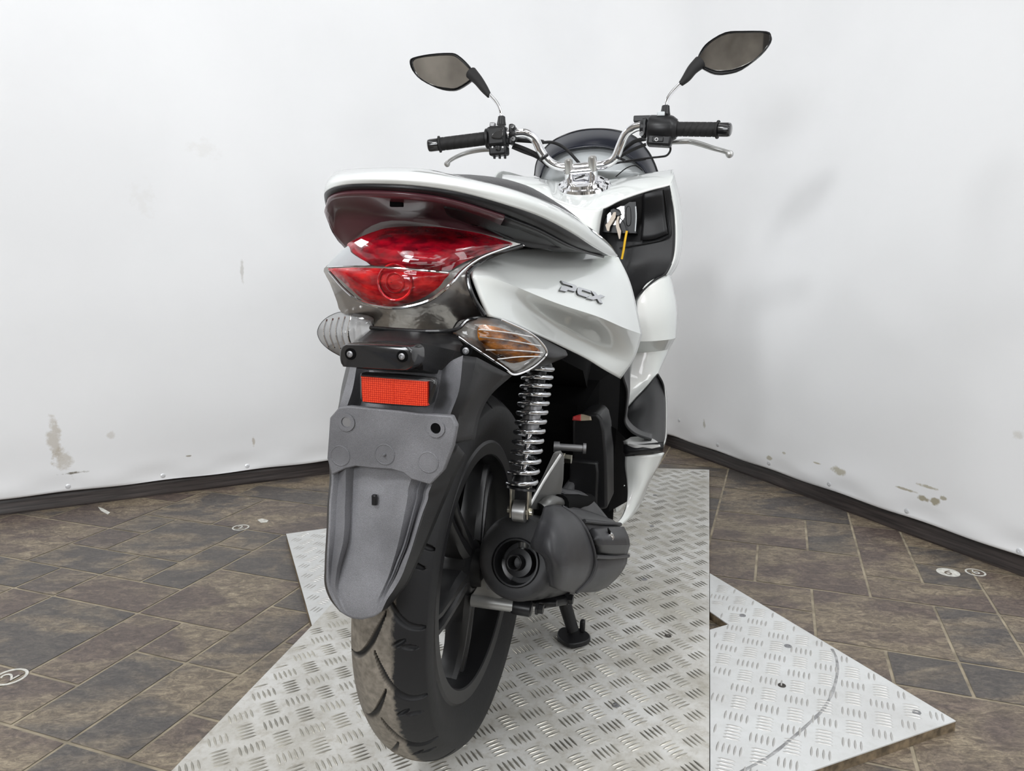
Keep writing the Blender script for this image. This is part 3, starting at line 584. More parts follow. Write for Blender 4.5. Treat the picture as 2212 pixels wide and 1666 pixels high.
for t,q,sl_,el,er,sr_,cm in ROW:
    fr=tab(q,FRT); amp=1.0 if q<.75 else max(0,(1-q)/.25); r=[P(sl_[0],sl_[1],fy(t)+.045-.02*t)]
    for f,d in zip(fr,DY):
        # chord with a sag in the middle of the lower edge
        yy=lerp(el[1],er[1],f)+(cm[1]-(el[1]+er[1])/2)*4*f*(1-f); r.append(P(lerp(el[0],er[0],f),yy,fy(t)+d*amp+.004*(1-amp)))
    r.append(P(sr_[0],sr_[1],fy(t)+.062-.03*t)); rowsF.append(r)
fu=surf('rear_mudguard',rowsU,M_GRAIN,bike,n=5,thick=.0028,angle=30,creases_c=(1,2,4,6,8,9))
fl_=surf('rear_mudguard',rowsF,M_GRAIN,bike,n=4,thick=.0028,angle=22,creases_c=(1,2,3,4,5,7,8,9,10,11,12,13))
for f_,k_,ncol,rb in ((fu,5,10,2),(fl_,4,14,1)):
    f_.data.materials.append(M_BLK)
    for p in f_.data.polygons:
        jc=p.index%(ncol*k_)
        if jc<k_ or jc>=(ncol-rb)*k_: p.material_index=1
fender=join([fu,fl_],'rear_mudguard')
# plate carrier on the mudguard
car=[(731,881),(752,878),(860,888),(905,894),(976,899),(986,921),(978,965),(958,1017),(929,1048),(888,1036),(870,1022),(845,1015),(800,1012),(768,1008),(745,1013),(716,1027),(706,990),(709,950),(712,903)]
carrier=slab('plate_carrier',[P(a,b,fy(.2)-.014+.00006*(b-880)*0) for a,b in car],V((0,.009,0)),M_GRAIN,bike,.0015)
yc=fy(.2)-.0142
def ringat(name,px,py,r0,r1,y,m,par,h=.0012):
    return lathe(name,P(px,py,y),(0,-1,0),[(-.001,r1),(h,r1),(h,r0),(-.001,r0)],m,par,n=28,caps=False)
for px,py in ((749,912),(942,925)):
    ringat('boss',px,py,.0058,.0100,yc,M_GRAIN,carrier,.0016); 
lathe('bolt_hole',P(749,912,yc),(0,-1,0),[(-.002,.0055),(.0003,.0055)],M_STEEL,carrier,n=20)
lathe('bolt_hole',P(942,925,yc),(0,-1,0),[(-.002,.0057),(.0003,.0057)],M_DARK,carrier,n=20)
for px,py,r in ((831,982,.0118),(735,985,.0118),(925,999,.0118)):
    lathe('pad',P(px,py,yc),(0,-1,0),[(-.001,r),(.0004,r),(.0007,r-.0005),(.0007,r-.001),(.0003,r-.0014)],M_GRAIN,carrier,n=32)
lathe('pin',P(831,982,yc),(0,-1,0),[(0,.002),(.003,.0016),(.004,.0008)],M_GRAIN,carrier,n=12)
boxm('slot',P(809,1080,fy(.53)+.0065),(.0055,.005,.012),M_SAT,fender,bev=.0012)
# ---- body of the mudguard above: lamp box
yb=-.250
top=[(800,712,.10),(880,708,.10),(980,722,.10)]
lb=[[P(*q) for q in r] for r in (
 [(802,712,-.17),(850,709,-.17),(905,711,-.17),(984,722,-.165)],
 [(772,738,-.262),(830,733,-.266),(905,738,-.266),(1000,745,-.175)],
 [(768,742,-.270),(830,737,-.272),(912,742,-.270),(1003,762,-.18)],
 [(770,796,-.268),(830,800,-.268),(914,800,-.268),(966,812,-.20)],
 [(800,800,-.235),(850,803,-.235),(914,806,-.235),(965,815,-.19)])]
surf('lamp_box',lb,M_BLK,bike,n=4,thick=.004,creases_r=(1,2,3),creases_c=(2,),angle=30)
lamp=dome('plate_lamp',spline(PP([(752,752),(760,741),(780,739),(888,743),(906,748),(911,760),(909,784),(900,793),(880,795),(770,789),(756,784),(751,770)],-.278),4,closed=True),V((0,-.022,0)),M_GLOSS,bike,layers=((-.3,1.01),(.2,1),(.75,.985),(.95,.95),(1,.90)))
slab('seal',PP([(756,744),(768,738),(905,741),(915,750),(915,788),(905,797),(765,792),(755,785)],-.272),V((0,-.004,0)),M_SAT,lamp,.0015)
def screw(par,c,ax,r=.0042):
    ax=V(ax).normalized(); s=lathe('screw',c,ax,[(-.001,r*.9),(.0018,r*.95),(.0024,r*.55),(.0012,r*.4)],M_STEEL,par,n=18); lathe('screw_recess',c,ax,[(-.001,r*1.75),(.0006,r*1.7),(.0007,r*1.1)],M_DARK,par,n=20); return s
screw(lamp,P(757,765,-.3005),(0,-1,0),.0036); screw(lamp,P(869,770,-.3005),(0,-1,0),.0036)
# ---- red reflector
rf=slab('reflector',spline(PP([(784,814),(860,820),(918,825),(923,829),(922,870),(918,877),(850,873),(790,868),(783,862),(781,818)],-.288),3,closed=True),V((0,.006,0)),M_REFL,bike,.001)
slab('reflector_frame',PP([(776,806),(860,811),(934,818),(942,828),(930,872),(921,881),(845,877),(783,871),(777,862)],-.284),V((0,.014,0)),M_GLOSS,rf,.003)
slab('divider',PP([(848,819),(850,819),(850,873),(848,873)],-.2886),V((0,.001,0)),M_REFL,rf,0)
# ---- tail light
housing=[(823,480),(875,477),(973,492),(1070,511),(1116,525),(1134,531),(1100,542),(1060,556),(1030,575),(1012,592),(1008,612),(1020,640),(1036,668),(1048,684),(1010,690),(985,712),(930,716),(860,712),(806,708),(780,690),(738,676),(728,652),(712,610),(699,586),(708,572),(750,534),(778,516),(787,498)]
yT=lambda px,py: -.195+.10*((px-860)/270)**2*(1 if px>860 else 1.1)+.045*((600-py)/120)**2*(1 if py<600 else .9)
def bulge(name,outline,m,par,dy,nr=9,edge=.0,cen=(870,590),n=3,angle=60):
    loop=[]; o=[V((a,b,0)) for a,b in outline]; o=spline(o,n,closed=True) if n>1 else o
    rows=[]; c=V((*cen,0))
    for k in range(nr+1):
        s=1-k/nr*.985; rows.append([P(q.x,q.y,yT(q.x,q.y)+dy+edge*s**4) for q in [c+(p-c)*s for p in o]])
    return gridmesh(name,rows,m,par,cu=True,caps=False,angle=angle)
tail=empty('tail_light')
M_HOUS=mat('lamp_reflector',(.52,.505,.48),.2,metal=.6,bump=.6,bscale=35,bdist=.003)
bulge('light_housing',housing,M_HOUS,tail,.030,edge=-.004,n=2)
upper=[(812,499),(840,492),(889,489),(940,490),(990,496),(1040,505),(1080,517),(1108,527),(1085,536),(1050,547),(1010,563),(985,576),(966,585),(900,581),(840,577),(801,572),(775,556),(755,540),(750,528),(762,520),(785,509)]
bulge('red_lens',upper,M_RED,tail,.012,edge=.012,cen=(900,540),nr=7)
lower=[(708,581),(740,577),(800,577),(870,581),(930,586),(970,590),(960,604),(947,621),(920,640),(893,652),(868,659),(843,661),(815,658),(791,652),(768,634),(738,606)]
bulge('red_bulb_lens',lower,M_RED2,tail,.004,edge=.010,cen=(845,610),nr=7)
bulge('clear_cover',housing,M_CLEAR,tail,0,edge=.006,n=2)
bulge('wall_reflection',[(752,531),(758,545),(777,558),(800,573),(760,574),(712,577),(707,574),(725,553)],M_LGREY,tail,.016,cen=(750,560),nr=3,n=2)  # pale patch painting the wall's reflection into the lamp housing
for r_ in (.011,.021):
    lathe('bulb_ring',P(853,610,yT(853,610)+.004),(0,-1,0),[(0,r_-.0015),(.001,r_-.0008),(.0014,r_),(.001,r_+.0008),(0,r_+.0015)],M_RED2,tail,n=36,caps=False)
# chrome trim lines of the cluster
tube('trim',[P(1128,531,-.085),P(1062,553,-.12),P(1018,581,-.155),P(1011,605,-.160),P(1024,645,-.160),P(1046,681,-.150)],.0028,M_GLOSS,tail,n=8)
tube('chrome_strip',[P(1100,533,-.115),P(1040,556,-.15),P(1000,584,-.175),P(972,615,-.195),P(930,648,-.200),P(880,663,-.206),P(830,664,-.207),P(780,652,-.205),P(745,626,-.195),P(712,588,-.178)],.0018,M_CHROME,tail,n=8)
tube('chrome_strip',[P(712,578,-.185),P(770,576,-.208),P(850,579,-.214),P(930,586,-.208),P(968,590,-.195)],.0012,M_CHROME,tail,n=8)
tube('lower_strip',[P(800,708,-.185),P(860,713,-.19),P(930,716,-.187),P(985,712,-.17),P(1010,692,-.155),P(1048,685,-.135)],.0025,M_GLOSS,tail,n=8)
# ---- turn signals
def signal(outline,c,yo,side):
    g=empty('turn_signal'); o=spline([V((a,b,0)) for a,b in outline],3,closed=True); cc=V((*c,0))
    def Y(q): return yo(q.x)
    for nm,m,dy,sc,ed in (('lens',M_CLEAR,0,1,.014),('reflector_bowl',M_HOUS if side else M_HOUS2,.016,.97,-.003)):
        rows=[[P(q.x,q.y,Y(q)+dy+ed*s**3-.006*(1-s)) for q in [cc+(p-cc)*s*sc for p in o]] for s in [1-k/8*.985 for k in range(9)]]
        gridmesh(nm,rows,m,g,cu=True,angle=60)
    back=[[P(q.x,q.y,Y(q)+.014+k*.05) for q in [cc+(p-cc)*(1.0-.25*k) for p in o]] for k in (0,.5,1)]
    gridmesh('housing',back,M_BLK,g,cu=True,caps=True); return g
M_HOUS2=mat('lamp_reflector_bright',(.88,.87,.86),.12,metal=.55,bump=.8,bscale=30,bdist=.004)
sr=signal([(975,719),(981,703),(992,691),(1018,686),(1048,684),(1084,691),(1112,703),(1138,716),(1163,735),(1180,757),(1178,768),(1162,784),(1138,800),(1118,808),(1106,806),(1087,792),(1062,777),(1038,760),(1010,741),(990,727)],(1085,745),lambda px:-.175+.095*max(0,(px-975)/205)**1.4,True)
amb=[(1035,703),(1070,706),(1105,718),(1138,735),(1158,750),(1168,762),(1150,774),(1110,785),(1085,776),(1055,758),(1034,735)]
bl=[V((a,b,0)) for a,b in amb]; bl=spline(bl,3,closed=True); cc=V((1095,750,0)); fyo=lambda px:-.175+.095*max(0,(px-975)/205)**1.4
gridmesh('amber_bulb',[[P(q.x,q.y,fyo(q.x)+.001+.006*s**3) for q in [cc+(p-cc)*s for p in bl]] for s in [1-k/6*.98 for k in range(7)]],M_AMBER,sr,cu=True)
for a,b in (((1036,728),(1168,748)),((1050,756),(1172,762)),((1075,776),(1168,770)),((1034,712),(1150,728))):
    tube('fin',[P(a[0],a[1],fyo(a[0])-.001),P((a[0]+b[0])/2,(a[1]+b[1])/2-2,fyo((a[0]+b[0])/2)-.003),P(b[0],b[1],fyo(b[0])-.001)],.0008,M_HOUS2,sr,n=6)
tube('lens_seam',[P(*q,fyo(q[0])+.004) for q in [(990,728),(1040,762),(1088,794),(1110,809),(1140,800),(1165,783),(1181,762),(1166,737),(1138,716),(1084,691)]],.0014,M_CHROME,sr,n=6)
sl=signal([(685,722),(688,706),(699,691),(716,680),(738,673),(770,676),(806,684),(808,700),(806,712),(785,730),(768,745),(755,765),(750,777),(735,770),(712,757),(694,741)],(745,720),lambda px:-.165+.06*((805-px)/120)**1.3 if px<805 else -.165,False)
for k in range(5):
    a=706+k*13; tube('fin',[P(a,690-k*2,-.135-.006*k),P(a-6,720,-.142-.006*k),P(a+4,750+k*2,-.138-.006*k)],.0012,M_CHROME,sl,n=6)
# bracket screw under the right signal
screw(fender,P(1007,758,-.205),(0,-1,0),.0042)
# ---- right signal arm behind the lens (black wedge to the side panel)
surf('signal_arm',[P3([(1084,692,-.105),(1150,720,-.06),(1222,757,.03)]),P3([(1120,740,-.10),(1185,768,-.05),(1226,768,.035)]),P3([(1108,806,-.11),(1165,795,-.04),(1215,775,.035)])],M_BLK,bike,n=4,thick=.003)
# ---- rear grab rail: white upper band
def band(name,cols,m,n=5,thick=.004,cr_=(),ang=40,**k):
    rows=[[P(*c[i]) for c in cols] for i in range(len(cols[0]))]
    return surf(name,rows,m,bike,n=n,thick=thick,creases_r=cr_,angle=ang,**k)
# columns from left front round the back to the right front; each column: top inner edge, top crown, outer, lower lip
yb0=-.205
rail=[ [(716,385,-.02),(706,400,-.04),(703,425,-.05),(712,470,-.045)],
       [(722,372,-.08),(706,392,-.10),(700,415,-.11),(701,432,-.112)],
       [(748,366,-.12),(722,378,-.155),(708,396,-.172),(706,412,-.172)],
       [(800,363,-.14),(770,373,-.185),(752,385,-.205),(748,399,-.203)],
       [(850,362,-.145),(845,371,-.195),(838,384,-.218),(836,398,-.215)],
       [(910,364,-.14),(915,374,-.19),(920,388,-.212),(922,404,-.210)],
       [(975,376,-.115),(990,384,-.165),(1002,399,-.187),(1005,418,-.184)],
       [(1060,395,-.06),(1080,402,-.11),(1095,418,-.130),(1098,444,-.126)],
       [(1130,416,.01),(1155,425,-.03),(1172,444,-.052),(1172,470,-.046)],
       [(1200,446,.10),(1222,455,.06),(1240,475,.038),(1236,504,.042)],
       [(1262,484,.20),(1275,492,.17),(1290,512,.150),(1282,534,.152)],
       [(1306,520,.31),(1314,524,.29),(1322,538,.27),(1315,552,.268)],
       [(1326,545,.38),(1330,547,.37),(1334,552,.35),(1331,557,.35)] ]
band('grab_rail',rail,M_WHITE,thick=.005,ang=55)
# inner slope of the rail to the seat
inner=[ [ (c[0][0]+ (10 if i<3 else 4), c[0][1]+2, c[0][2]+.10), c[0] ] for i,c in enumerate(rail)]
# underside: black lip then maroon recess down to the lamp
under=[ [(712,470,-.045),(722,500,-.03),(735,520,-.01),(748,530,.02)],
        [(701,432,-.112),(706,455,-.10),(722,500,-.06),(748,532,-.03)],
        [(706,412,-.172),(710,425,-.165),(725,452,-.10),(770,522,-.06)],
        [(748,399,-.203),(752,412,-.198),(770,445,-.11),(800,494,-.085)],
        [(836,398,-.215),(836,412,-.210),(840,455,-.11),(850,480,-.09)],
        [(922,404,-.210),(922,420,-.203),(925,458,-.11),(930,488,-.085)],
        [(1005,418,-.184),(1000,436,-.176),(990,470,-.09),(1000,498,-.075)],
        [(1098,444,-.126),(1090,464,-.115),(1075,497,-.05),(1085,516,-.045)],
        [(1172,470,-.046),(1165,494,-.035),(1150,515,.02),(1140,532,.01)],
        [(1236,504,.042),(1226,526,.055),(1200,535,.10),(1190,538,.10)],
        [(1282,534,.152),(1270,543,.165),(1255,541,.19),(1240,540,.20)],
        [(1315,552,.268),(1306,553,.275),(1295,548,.29),(1290,546,.30)] ]
lip=[c[:2] for c in under]; rec=[[c[1],c[2],c[3]] for c in under]
band('rail_lip',[[a,((a[0]+b[0])/2,(a[1]+b[1])/2,(a[2]+b[2])/2-.004),b] for a,b in lip],M_BLK,thick=.004)
band('rail_recess',rec[1:8],M_MAROON,thick=.004)
band('rail_recess_side',rec[:2],M_BLK,thick=.003)
band('rail_wing',rec[7:],M_BLK,thick=.004)
# black blade on the right under the rail
surf('under_blade',[P3([(958,443,-.165),(1010,448,-.145),(1080,470,-.095),(1160,505,-.01),(1230,530,.09),(1300,551,.24)]),
                    P3([(970,462,-.14),(1020,478,-.115),(1085,503,-.06),(1150,522,.0),(1225,534,.10),(1300,553,.245)]),
                    P3([(1000,472,-.12),(1040,490,-.10),(1095,516,-.05),(1146,535,.0),(1225,538,.10),(1300,555,.245)])],M_BLK,bike,n=5,thick=.003)
boxm('slot',P(857,436,-.172),(.016,.006,.012),M_DARK,bike,bev=.001)
# ---- seat (pillion hump behind the rail, rider's seat ahead)
def seat():
    secs=[]
    #     y, half width, z edge, z crown, x centre
    for y,hw_,ze,zc,xc in ((-.13,.03,.826,.832,-.0),(-.10,.075,.822,.842,.0),(-.02,.105,.815,.852,.005),(.08,.120,.800,.850,.005),(.20,.130,.785,.838,.005),(.30,.132,.772,.825,.005),(.40,.128,.755,.795,.003),(.50,.118,.735,.768,0),(.62,.098,.715,.755,0),(.72,.070,.705,.742,0),(.78,.03,.70,.72,0)):
        r=[]
        for k in range(15):
            a=math.pi*k/14; r.append(V((xc+hw_*math.cos(a),y,ze+(zc-ze)*math.sin(a)**.75)))
        r+= [V((xc-hw_*.8,y,ze-.02)),V((xc+hw_*.8,y,ze-.02))]
        secs.append(r)
    g=[spline([s[j] for s in secs],4) for j in range(17)]
    rows=[[g[j][i] for j in range(17)] for i in range(len(g[0]))]
    return gridmesh('seat',rows,M_SEAT,bike,cu=True,caps=True,angle=50)
seat()
# ---- side panels
side=[ [(1018,583,-.135),(1017,590,-.150),(1018,600,-.155),(1034,642,-.150),(1052,684,-.140)],
       [(1050,560,-.045),(1062,582,-.085),(1072,608,-.115),(1084,652,-.095),(1098,699,-.085)],
       [(1110,543,.055),(1122,580,.005),(1130,628,-.045),(1140,675,.005),(1150,722,.000)],
       [(1180,538,.170),(1192,585,.100),(1208,657,.035),(1208,705,.125),(1203,745,.130)],
       [(1250,541,.275),(1268,600,.205),(1288,683,.140),(1278,738,.255),(1262,774,.240)],
       [(1305,549,.360),(1326,610,.315),(1345,708,.270),(1328,762,.335),(1302,798,.310)],
       [(1333,557,.380),(1360,620,.390),(1383,722,.390),(1367,772,.400),(1337,817,.385)] ]
rows=[[P(*c[i]) for c in side] for i in range(5)]
sp=surf('side_panel',rows,M_WHITE,bike,n=8,thick=.004,creases_r=(2,),angle=28)
top_=[[(1290,546,.30),(1333,557,.385)],[(1333,557,.385),(1347,590,.41)],[(1360,620,.40),(1366,650,.42)]]
# forward continuation of the panel under the seat, hidden edge
surf('side_panel',[[V((-(p.x),p.y,p.z)) for p in r] for r in rows],M_WHITE,bike,n=4,thick=.004,creases_r=(2,),angle=28)
# inner black box under the seat and the dark wheel arch
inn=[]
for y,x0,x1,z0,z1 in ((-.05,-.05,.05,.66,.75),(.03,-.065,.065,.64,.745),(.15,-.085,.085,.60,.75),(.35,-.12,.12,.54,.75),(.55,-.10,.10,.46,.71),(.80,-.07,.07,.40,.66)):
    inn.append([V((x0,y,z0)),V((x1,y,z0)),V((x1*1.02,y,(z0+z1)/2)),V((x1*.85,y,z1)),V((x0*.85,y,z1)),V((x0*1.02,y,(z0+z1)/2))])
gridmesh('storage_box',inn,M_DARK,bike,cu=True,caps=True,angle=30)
# ---- shock absorbers
def shock(top,bot,full=True):
    g=empty('shock_absorber'); ax=(bot-top); L_=ax.length; d=ax.normalized(); u=d.orthogonal().normalized(); v=d.cross(u)
    n=13.2; pts=[]
    for k in range(int(n*20)+1):
        s=k/(n*20); a=2*math.pi*n*s
        t=.84*s+.16*s*s
        r=.0195 if s>.04 else .0195-.006*(1-s/.04)
        pts.append(top+ax*(.02+.90*t)+(u*math.cos(a)+v*math.sin(a))*r)
    tube('spring',pts,.0036,M_SPRING,g,n=10,sm=0)
    pcs=[lathe('damper',top,d,[(-.01,.012),(0,.016),(.006,.019),(.01,.019),(.01,.012),(L_*.45,.012),(L_*.47,.0085)],M_SAT,g),
         lathe('damper',top+ax*.30,d,[(0,.0125),(L_*.22,.0125),(L_*.23,.004)],M_STEEL,g),
         lathe('damper',top+ax*.45,d,[(0,.0042),(L_*.48,.0042)],M_CHROME,g,n=16),
         lathe('damper',top+ax*.80,d,[(0,.0085),(L_*.08,.0145),(L_*.12,.0145),(L_*.125,.020),(L_*.14,.0205),(L_*.145,.012)],M_SAT,g)]
    join(pcs,'damper')
    b=top+ax*.95; fork=[]
    for s in (-1,1):
        fork.append(boxm('clevis',b+V((s*.0125,0,-.016)),(.003,.018,.046),M_ZINC,g,bev=.001))
    fork.append(boxm('clevis',b+V((0,0,.006)),(.028,.022,.004),M_ZINC,g,bev=.001))
    join(fork,'clevis')
    lathe('mount_bolt',b+V((-.018,0,-.030)),(1,0,0),[(0,.0055),(.036,.0055)],M_ZINC,g,n=16)
    lathe('mount_eye',b+V((-.0095,0,-.030)),(1,0,0),[(0,.014),(.001,.0155),(.018,.0155),(.019,.014)],M_ALU,g,n=24)
    return g
sT=P(1166,778,.012); sB=P(1123,1075,-.030)
shock(sT,sB); shock(V((-sT.x,sT.y,sT.z)),V((-sB.x,sB.y,sB.z)))
# ---- right swing arm (aluminium), gear case on the left, engine and covers
arm=[(1196,978),(1208,976),(1216,990),(1214,1040),(1206,1092),(1180,1104),(1150,1102),(1140,1092),(1150,1072),(1172,1030)]
sa=[PP(arm,.06)]
M_ARM=mat('cast_alloy',(.13,.13,.125),.38,metal=.5,bump=.2,bscale=300)
pc=[slab('swing_arm',[P(a,b,.0+.0028*(a-1140)*.5) for a,b in arm],V((0,.012,0)),M_ARM,bike,.002),
    tube('swing_arm',[P(1142,1096,-.005),P(1176,1036,.04),P(1210,983,.085)],.0028,M_ALU,bike,n=8),
    tube('swing_arm',[P(1172,1100,.03),P(1190,1084,.045),P(1212,1088,.09)],[.012,.010,.009],M_ARM,bike),
    tube('swing_arm',[P(1208,1090,.08),PX(1270,1085,.15)],.016,M_DARK,bike)]
pc.append(boxm('swing_arm',(.098,.25,.29),(.018,.42,.045),M_STEEL,bike,bev=.006))
join(pc,'swing_arm')
pc=[lathe('axle_boss',(.055,0,.2825),(1,0,0),[(0,.030),(.03,.028),(.045,.02),(.05,.012)],M_STEEL,bike),boxm('axle_boss',(.105,.012,.3),(.016,.05,.10),M_ALU,bike,bev=.006)]
join(pc,'axle_boss')
cs=[]
for y,z0,z1,x0,x1 in ((-.09,.24,.33,-.11,-.07),(-.05,.20,.37,-.13,-.062),(.06,.19,.38,-.15,-.062),(.20,.20,.37,-.16,-.065),(.36,.20,.36,-.16,-.08),(.5,.18,.38,-.15,-.03),(.56,.22,.34,-.12,-.05)):
    cs.append([V((x0,y,z0+.02)),V(((x0+x1)/2,y,z0)),V((x1,y,z0+.02)),V((x1,y,z1-.02)),V(((x0+x1)/2,y,z1)),V((x0,y,z1-.02))])
rows=[spline([c[j] for c in cs],4) for j in range(6)]; gridmesh('gear_case',[[rows[j][i] for j in range(6)] for i in range(len(rows[0]))],M_BLK,bike,cu=True,caps=True)
lathe('oil_plug',P(975,1105,-.03),(.3,-1,.2),[(0,.008),(.004,.008),(.006,.006),(.009,.004)],M_STEEL,bike,n=20)
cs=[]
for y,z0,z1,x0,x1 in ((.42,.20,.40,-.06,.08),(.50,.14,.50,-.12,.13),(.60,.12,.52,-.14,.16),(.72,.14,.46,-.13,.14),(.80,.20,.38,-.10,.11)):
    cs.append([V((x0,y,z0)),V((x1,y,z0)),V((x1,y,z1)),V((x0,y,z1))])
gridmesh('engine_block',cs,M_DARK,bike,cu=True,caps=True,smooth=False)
# tall black radiator reserve cover with the round fan cowl beside it
rc=[slab('radiator_cover',PP([(1236,907),(1262,893),(1290,893),(1300,905),(1306,930),(1311,990),(1312,1100),(1232,1110),(1236,1000)],.40),V((0,.10,0)),M_BLK,bike,.006,3),
    slab('radiator_cover',PP([(1232,994),(1290,1000),(1292,1022),(1288,1110),(1226,1110),(1230,1012)],.385),V((0,.05,0)),M_BLK,bike,.004),
    lathe('radiator_cover',PX(1318,1040,.16)+V((-.05,.06,0)),(1,0,0),[(0,.080),(.035,.080),(.05,.074),(.058,.058)],M_BLK,bike,n=40)]
join(rc,'radiator_cover')
lb=surf('warning_label',[P3([(1238,900,.39),(1256,895,.40),(1276,900,.39)]),P3([(1236,908,.388),(1256,909,.388),(1278,908,.388)])],mat('label_cream',(.45,.38,.28),.4),bike,n=4,thick=.0006)
surf('label_red',[P3([(1238,900,.389),(1247,897,.394),(1255,895,.399)]),P3([(1236,908,.387),(1246,908.5,.387),(1255,909,.387)])],mat('label_red_ink',(.42,.03,.03),.4),lb,n=3,thick=.0007)
pc=[lathe('pivot_bolt',P(1196,965,.20),(1,.2,-.02),[(0,.009),(.01,.009),(.01,.006),(.05,.006),(.05,.009),(.055,.009)],M_STEEL,bike,n=16),
    lathe('pivot_bolt',P(1214,990,.17),(1,0,-.02),[(0,.010),(.004,.010),(.004,.008),(.016,.008)],M_ZINC,bike,n=6)]
join(pc,'pivot_bolt')
# ---- exhaust
ex=empty('exhaust')
c0=P(1114,1203,-.035); c1=P(1262,1206,.34); axd=(c1-c0).normalized(); UPX=V((0,0,1)); rgt=axd.cross(UPX).normalized(); upx=rgt.cross(axd).normalized()
LEN=(c1-c0).length
def oval(s,a,b,n=48,ox=0,oz=0): 
    c=c0+axd*s; return [c+rgt*(a*math.cos(t)+ox)+upx*(b*math.sin(t)+oz) for t in [2*math.pi*k/n for k in range(n)]]
prof=[(.024,.0290,.0290,48,0,-.008),(.0,.0335,.0335,48,0,-.008),(-.003,.0345,.0345,48,0,-.008),(-.004,.047,.048),(0,.055,.0575),(.006,.0585,.061),(.018,.060,.0625),(.0185,.0585,.061),(.05,.062,.063),(.20,.066,.064),(LEN-.02,.062,.060),(LEN+.02,.045,.042),(LEN+.03,.02,.02)]
gridmesh('silencer',[oval(*p) for p in prof],M_EXH,ex,cu=True,caps=True,angle=35)
oc=P(1113,1216,-.045)
lathe('outlet_ring',oc+axd*.012,-axd,[(-.012,.0385),(.008,.0350),(.0115,.0335),(.0115,.0312),(-.012,.0290)],M_SAT,ex,n=44,caps=False)
lathe('tail_pipe',oc+axd*.010,-axd,[(-.014,.0215),(-.004,.0200),(-.003,.0115),(.016,.0112),(.0165,.0105),(.016,.0092),(-.012,.0092),(-.013,.001)],M_SAT,ex,n=32)
# heat shield: shell round the outer and upper side
def shell(name,s0,s1,a0,a1,dr0,dr1,m,th=.003,ns=10,na=26,fn=None):
    rows=[]
    for i in range(ns+1):
        f=i/ns; s=s0+(s1-s0)*f; r=[]
        for k in range(na+1):
            t=math.radians(a0+(a1-a0)*k/na); dr=dr0+(dr1-dr0)*f
            ss=s
            if fn: ss,dr=fn(f,t,s,dr)
            base=.062+.02*max(0,min(1,ss/.2))*.2
            r.append(c0+axd*ss+rgt*((base+dr)*math.cos(t))+upx*((base+dr)*math.sin(t)))
        rows.append(r)
    o=gridmesh(name,rows,m,par_,angle=35); solid(o,th,0); return o
par_=ex
def rearcap(f,t,s,dr):     # the rear end of the shield rolls inwards over the end cap
    if f<.45:
        k=1-f/.45; lead=.012*math.sin(t+.4); return s-.0+.0,dr-.031*k**2.0
    return s,dr
sh=surf('heat_shield',[P3(r) for r in (
 [(1176,1094,-.010),(1194,1090,.015),(1212,1092,.050)],[(1165,1124,-.050),(1206,1117,-.025),(1246,1117,.060)],[(1153,1154,-.062),(1208,1150,-.055),(1269,1150,.070)],
 [(1146,1182,-.066),(1212,1188,-.066),(1282,1190,.080)],[(1172,1204,-.070),(1216,1222,-.066),(1284,1222,.080)],[(1181,1238,-.064),(1216,1250,-.055),(1272,1252,.070)],[(1187,1267,-.050),(1212,1276,-.040),(1243,1281,.045)])],M_SHIELD,ex,n=5,thick=.004,angle=50)
surf('heat_shield_front',[P3(r) for r in (
 [(1212,1092,.055),(1262,1101,.16),(1326,1124,.31)],[(1246,1117,.070),(1287,1121,.165),(1334,1132,.30)],[(1262,1134,.095),(1300,1139,.18),(1346,1142,.31)],
 [(1282,1195,.105),(1320,1196,.185),(1356,1196,.31)],[(1283,1226,.090),(1320,1223,.175),(1353,1219,.30)],[(1270,1254,.085),(1310,1253,.165),(1336,1246,.29)],[(1243,1280,.055),(1285,1279,.15),(1312,1269,.28)])],M_SHIELD,ex,n=4,thick=.004,creases_r=(2,3),angle=30)
tube('shield_ridge',P3([(1214,1094,.050),(1246,1117,.064),(1269,1150,.068),(1283,1190,.078),(1285,1222,.078),(1272,1253,.068),(1244,1281,.045)]),.0026,M_SHIELD,ex,n=8)
tube('shield_ridge',P3([(1262,1126,.085),(1300,1130,.17),(1340,1133,.30)]),.0035,M_SHIELD,ex,n=8)
tube('shield_ridge',P3([(1286,1203,.09),(1320,1204,.17),(1357,1201,.30)]),.0035,M_SHIELD,ex,n=8)
npl=surf('shield_badge_plate',[P3(r) for r in ([(1278,1141,.105),(1310,1138,.175),(1348,1138,.28)],[(1291,1160,.085),(1325,1160,.16),(1358,1160,.27)],[(1297,1178,.088),(1330,1178,.165),(1361,1178,.27)],[(1286,1199,.110),(1325,1199,.18),(1355,1198,.285)])],M_SHIELD,ex,n=4,thick=.012,creases_r=(2,),angle=25)
slab('slot',P3([(1312,1142,.150),(1318,1150,.150),(1322,1166,.150),(1323,1178,.150),(1319,1172,.150),(1314,1158,.150)]),V((0,.006,0)),M_DARK,npl,0)
lathe('badge_screw',P(1319,1161,.150),(.4,-1,0),[(-.006,.0065),(.0008,.006),(.0016,.0035),(.001,.002)],M_CHROME,npl,n=16)
# top flange of the shield
surf('shield_flange',[P3([(1193,1050,.14),(1225,1056,.17),(1256,1062,.22),(1285,1085,.27),(1330,1140,.33)]),
                      P3([(1200,1060,.13),(1232,1070,.15),(1256,1085,.18),(1275,1105,.22),(1310,1142,.28)]),
                      P3([(1205,1062,.14),(1235,1076,.15),(1250,1092,.165),(1256,1112,.16),(1290,1140,.22)])],M_SHIELD,ex,n=4,thick=.003)
pc=[tube('header_pipe',[V((.16,.34,.24)),V((.13,.45,.17)),V((.05,.6,.15)),V((0,.68,.25))],.014,M_STEEL,ex)]
M_BRK=mat('bracket_steel',(.42,.42,.41),.38,metal=.5)
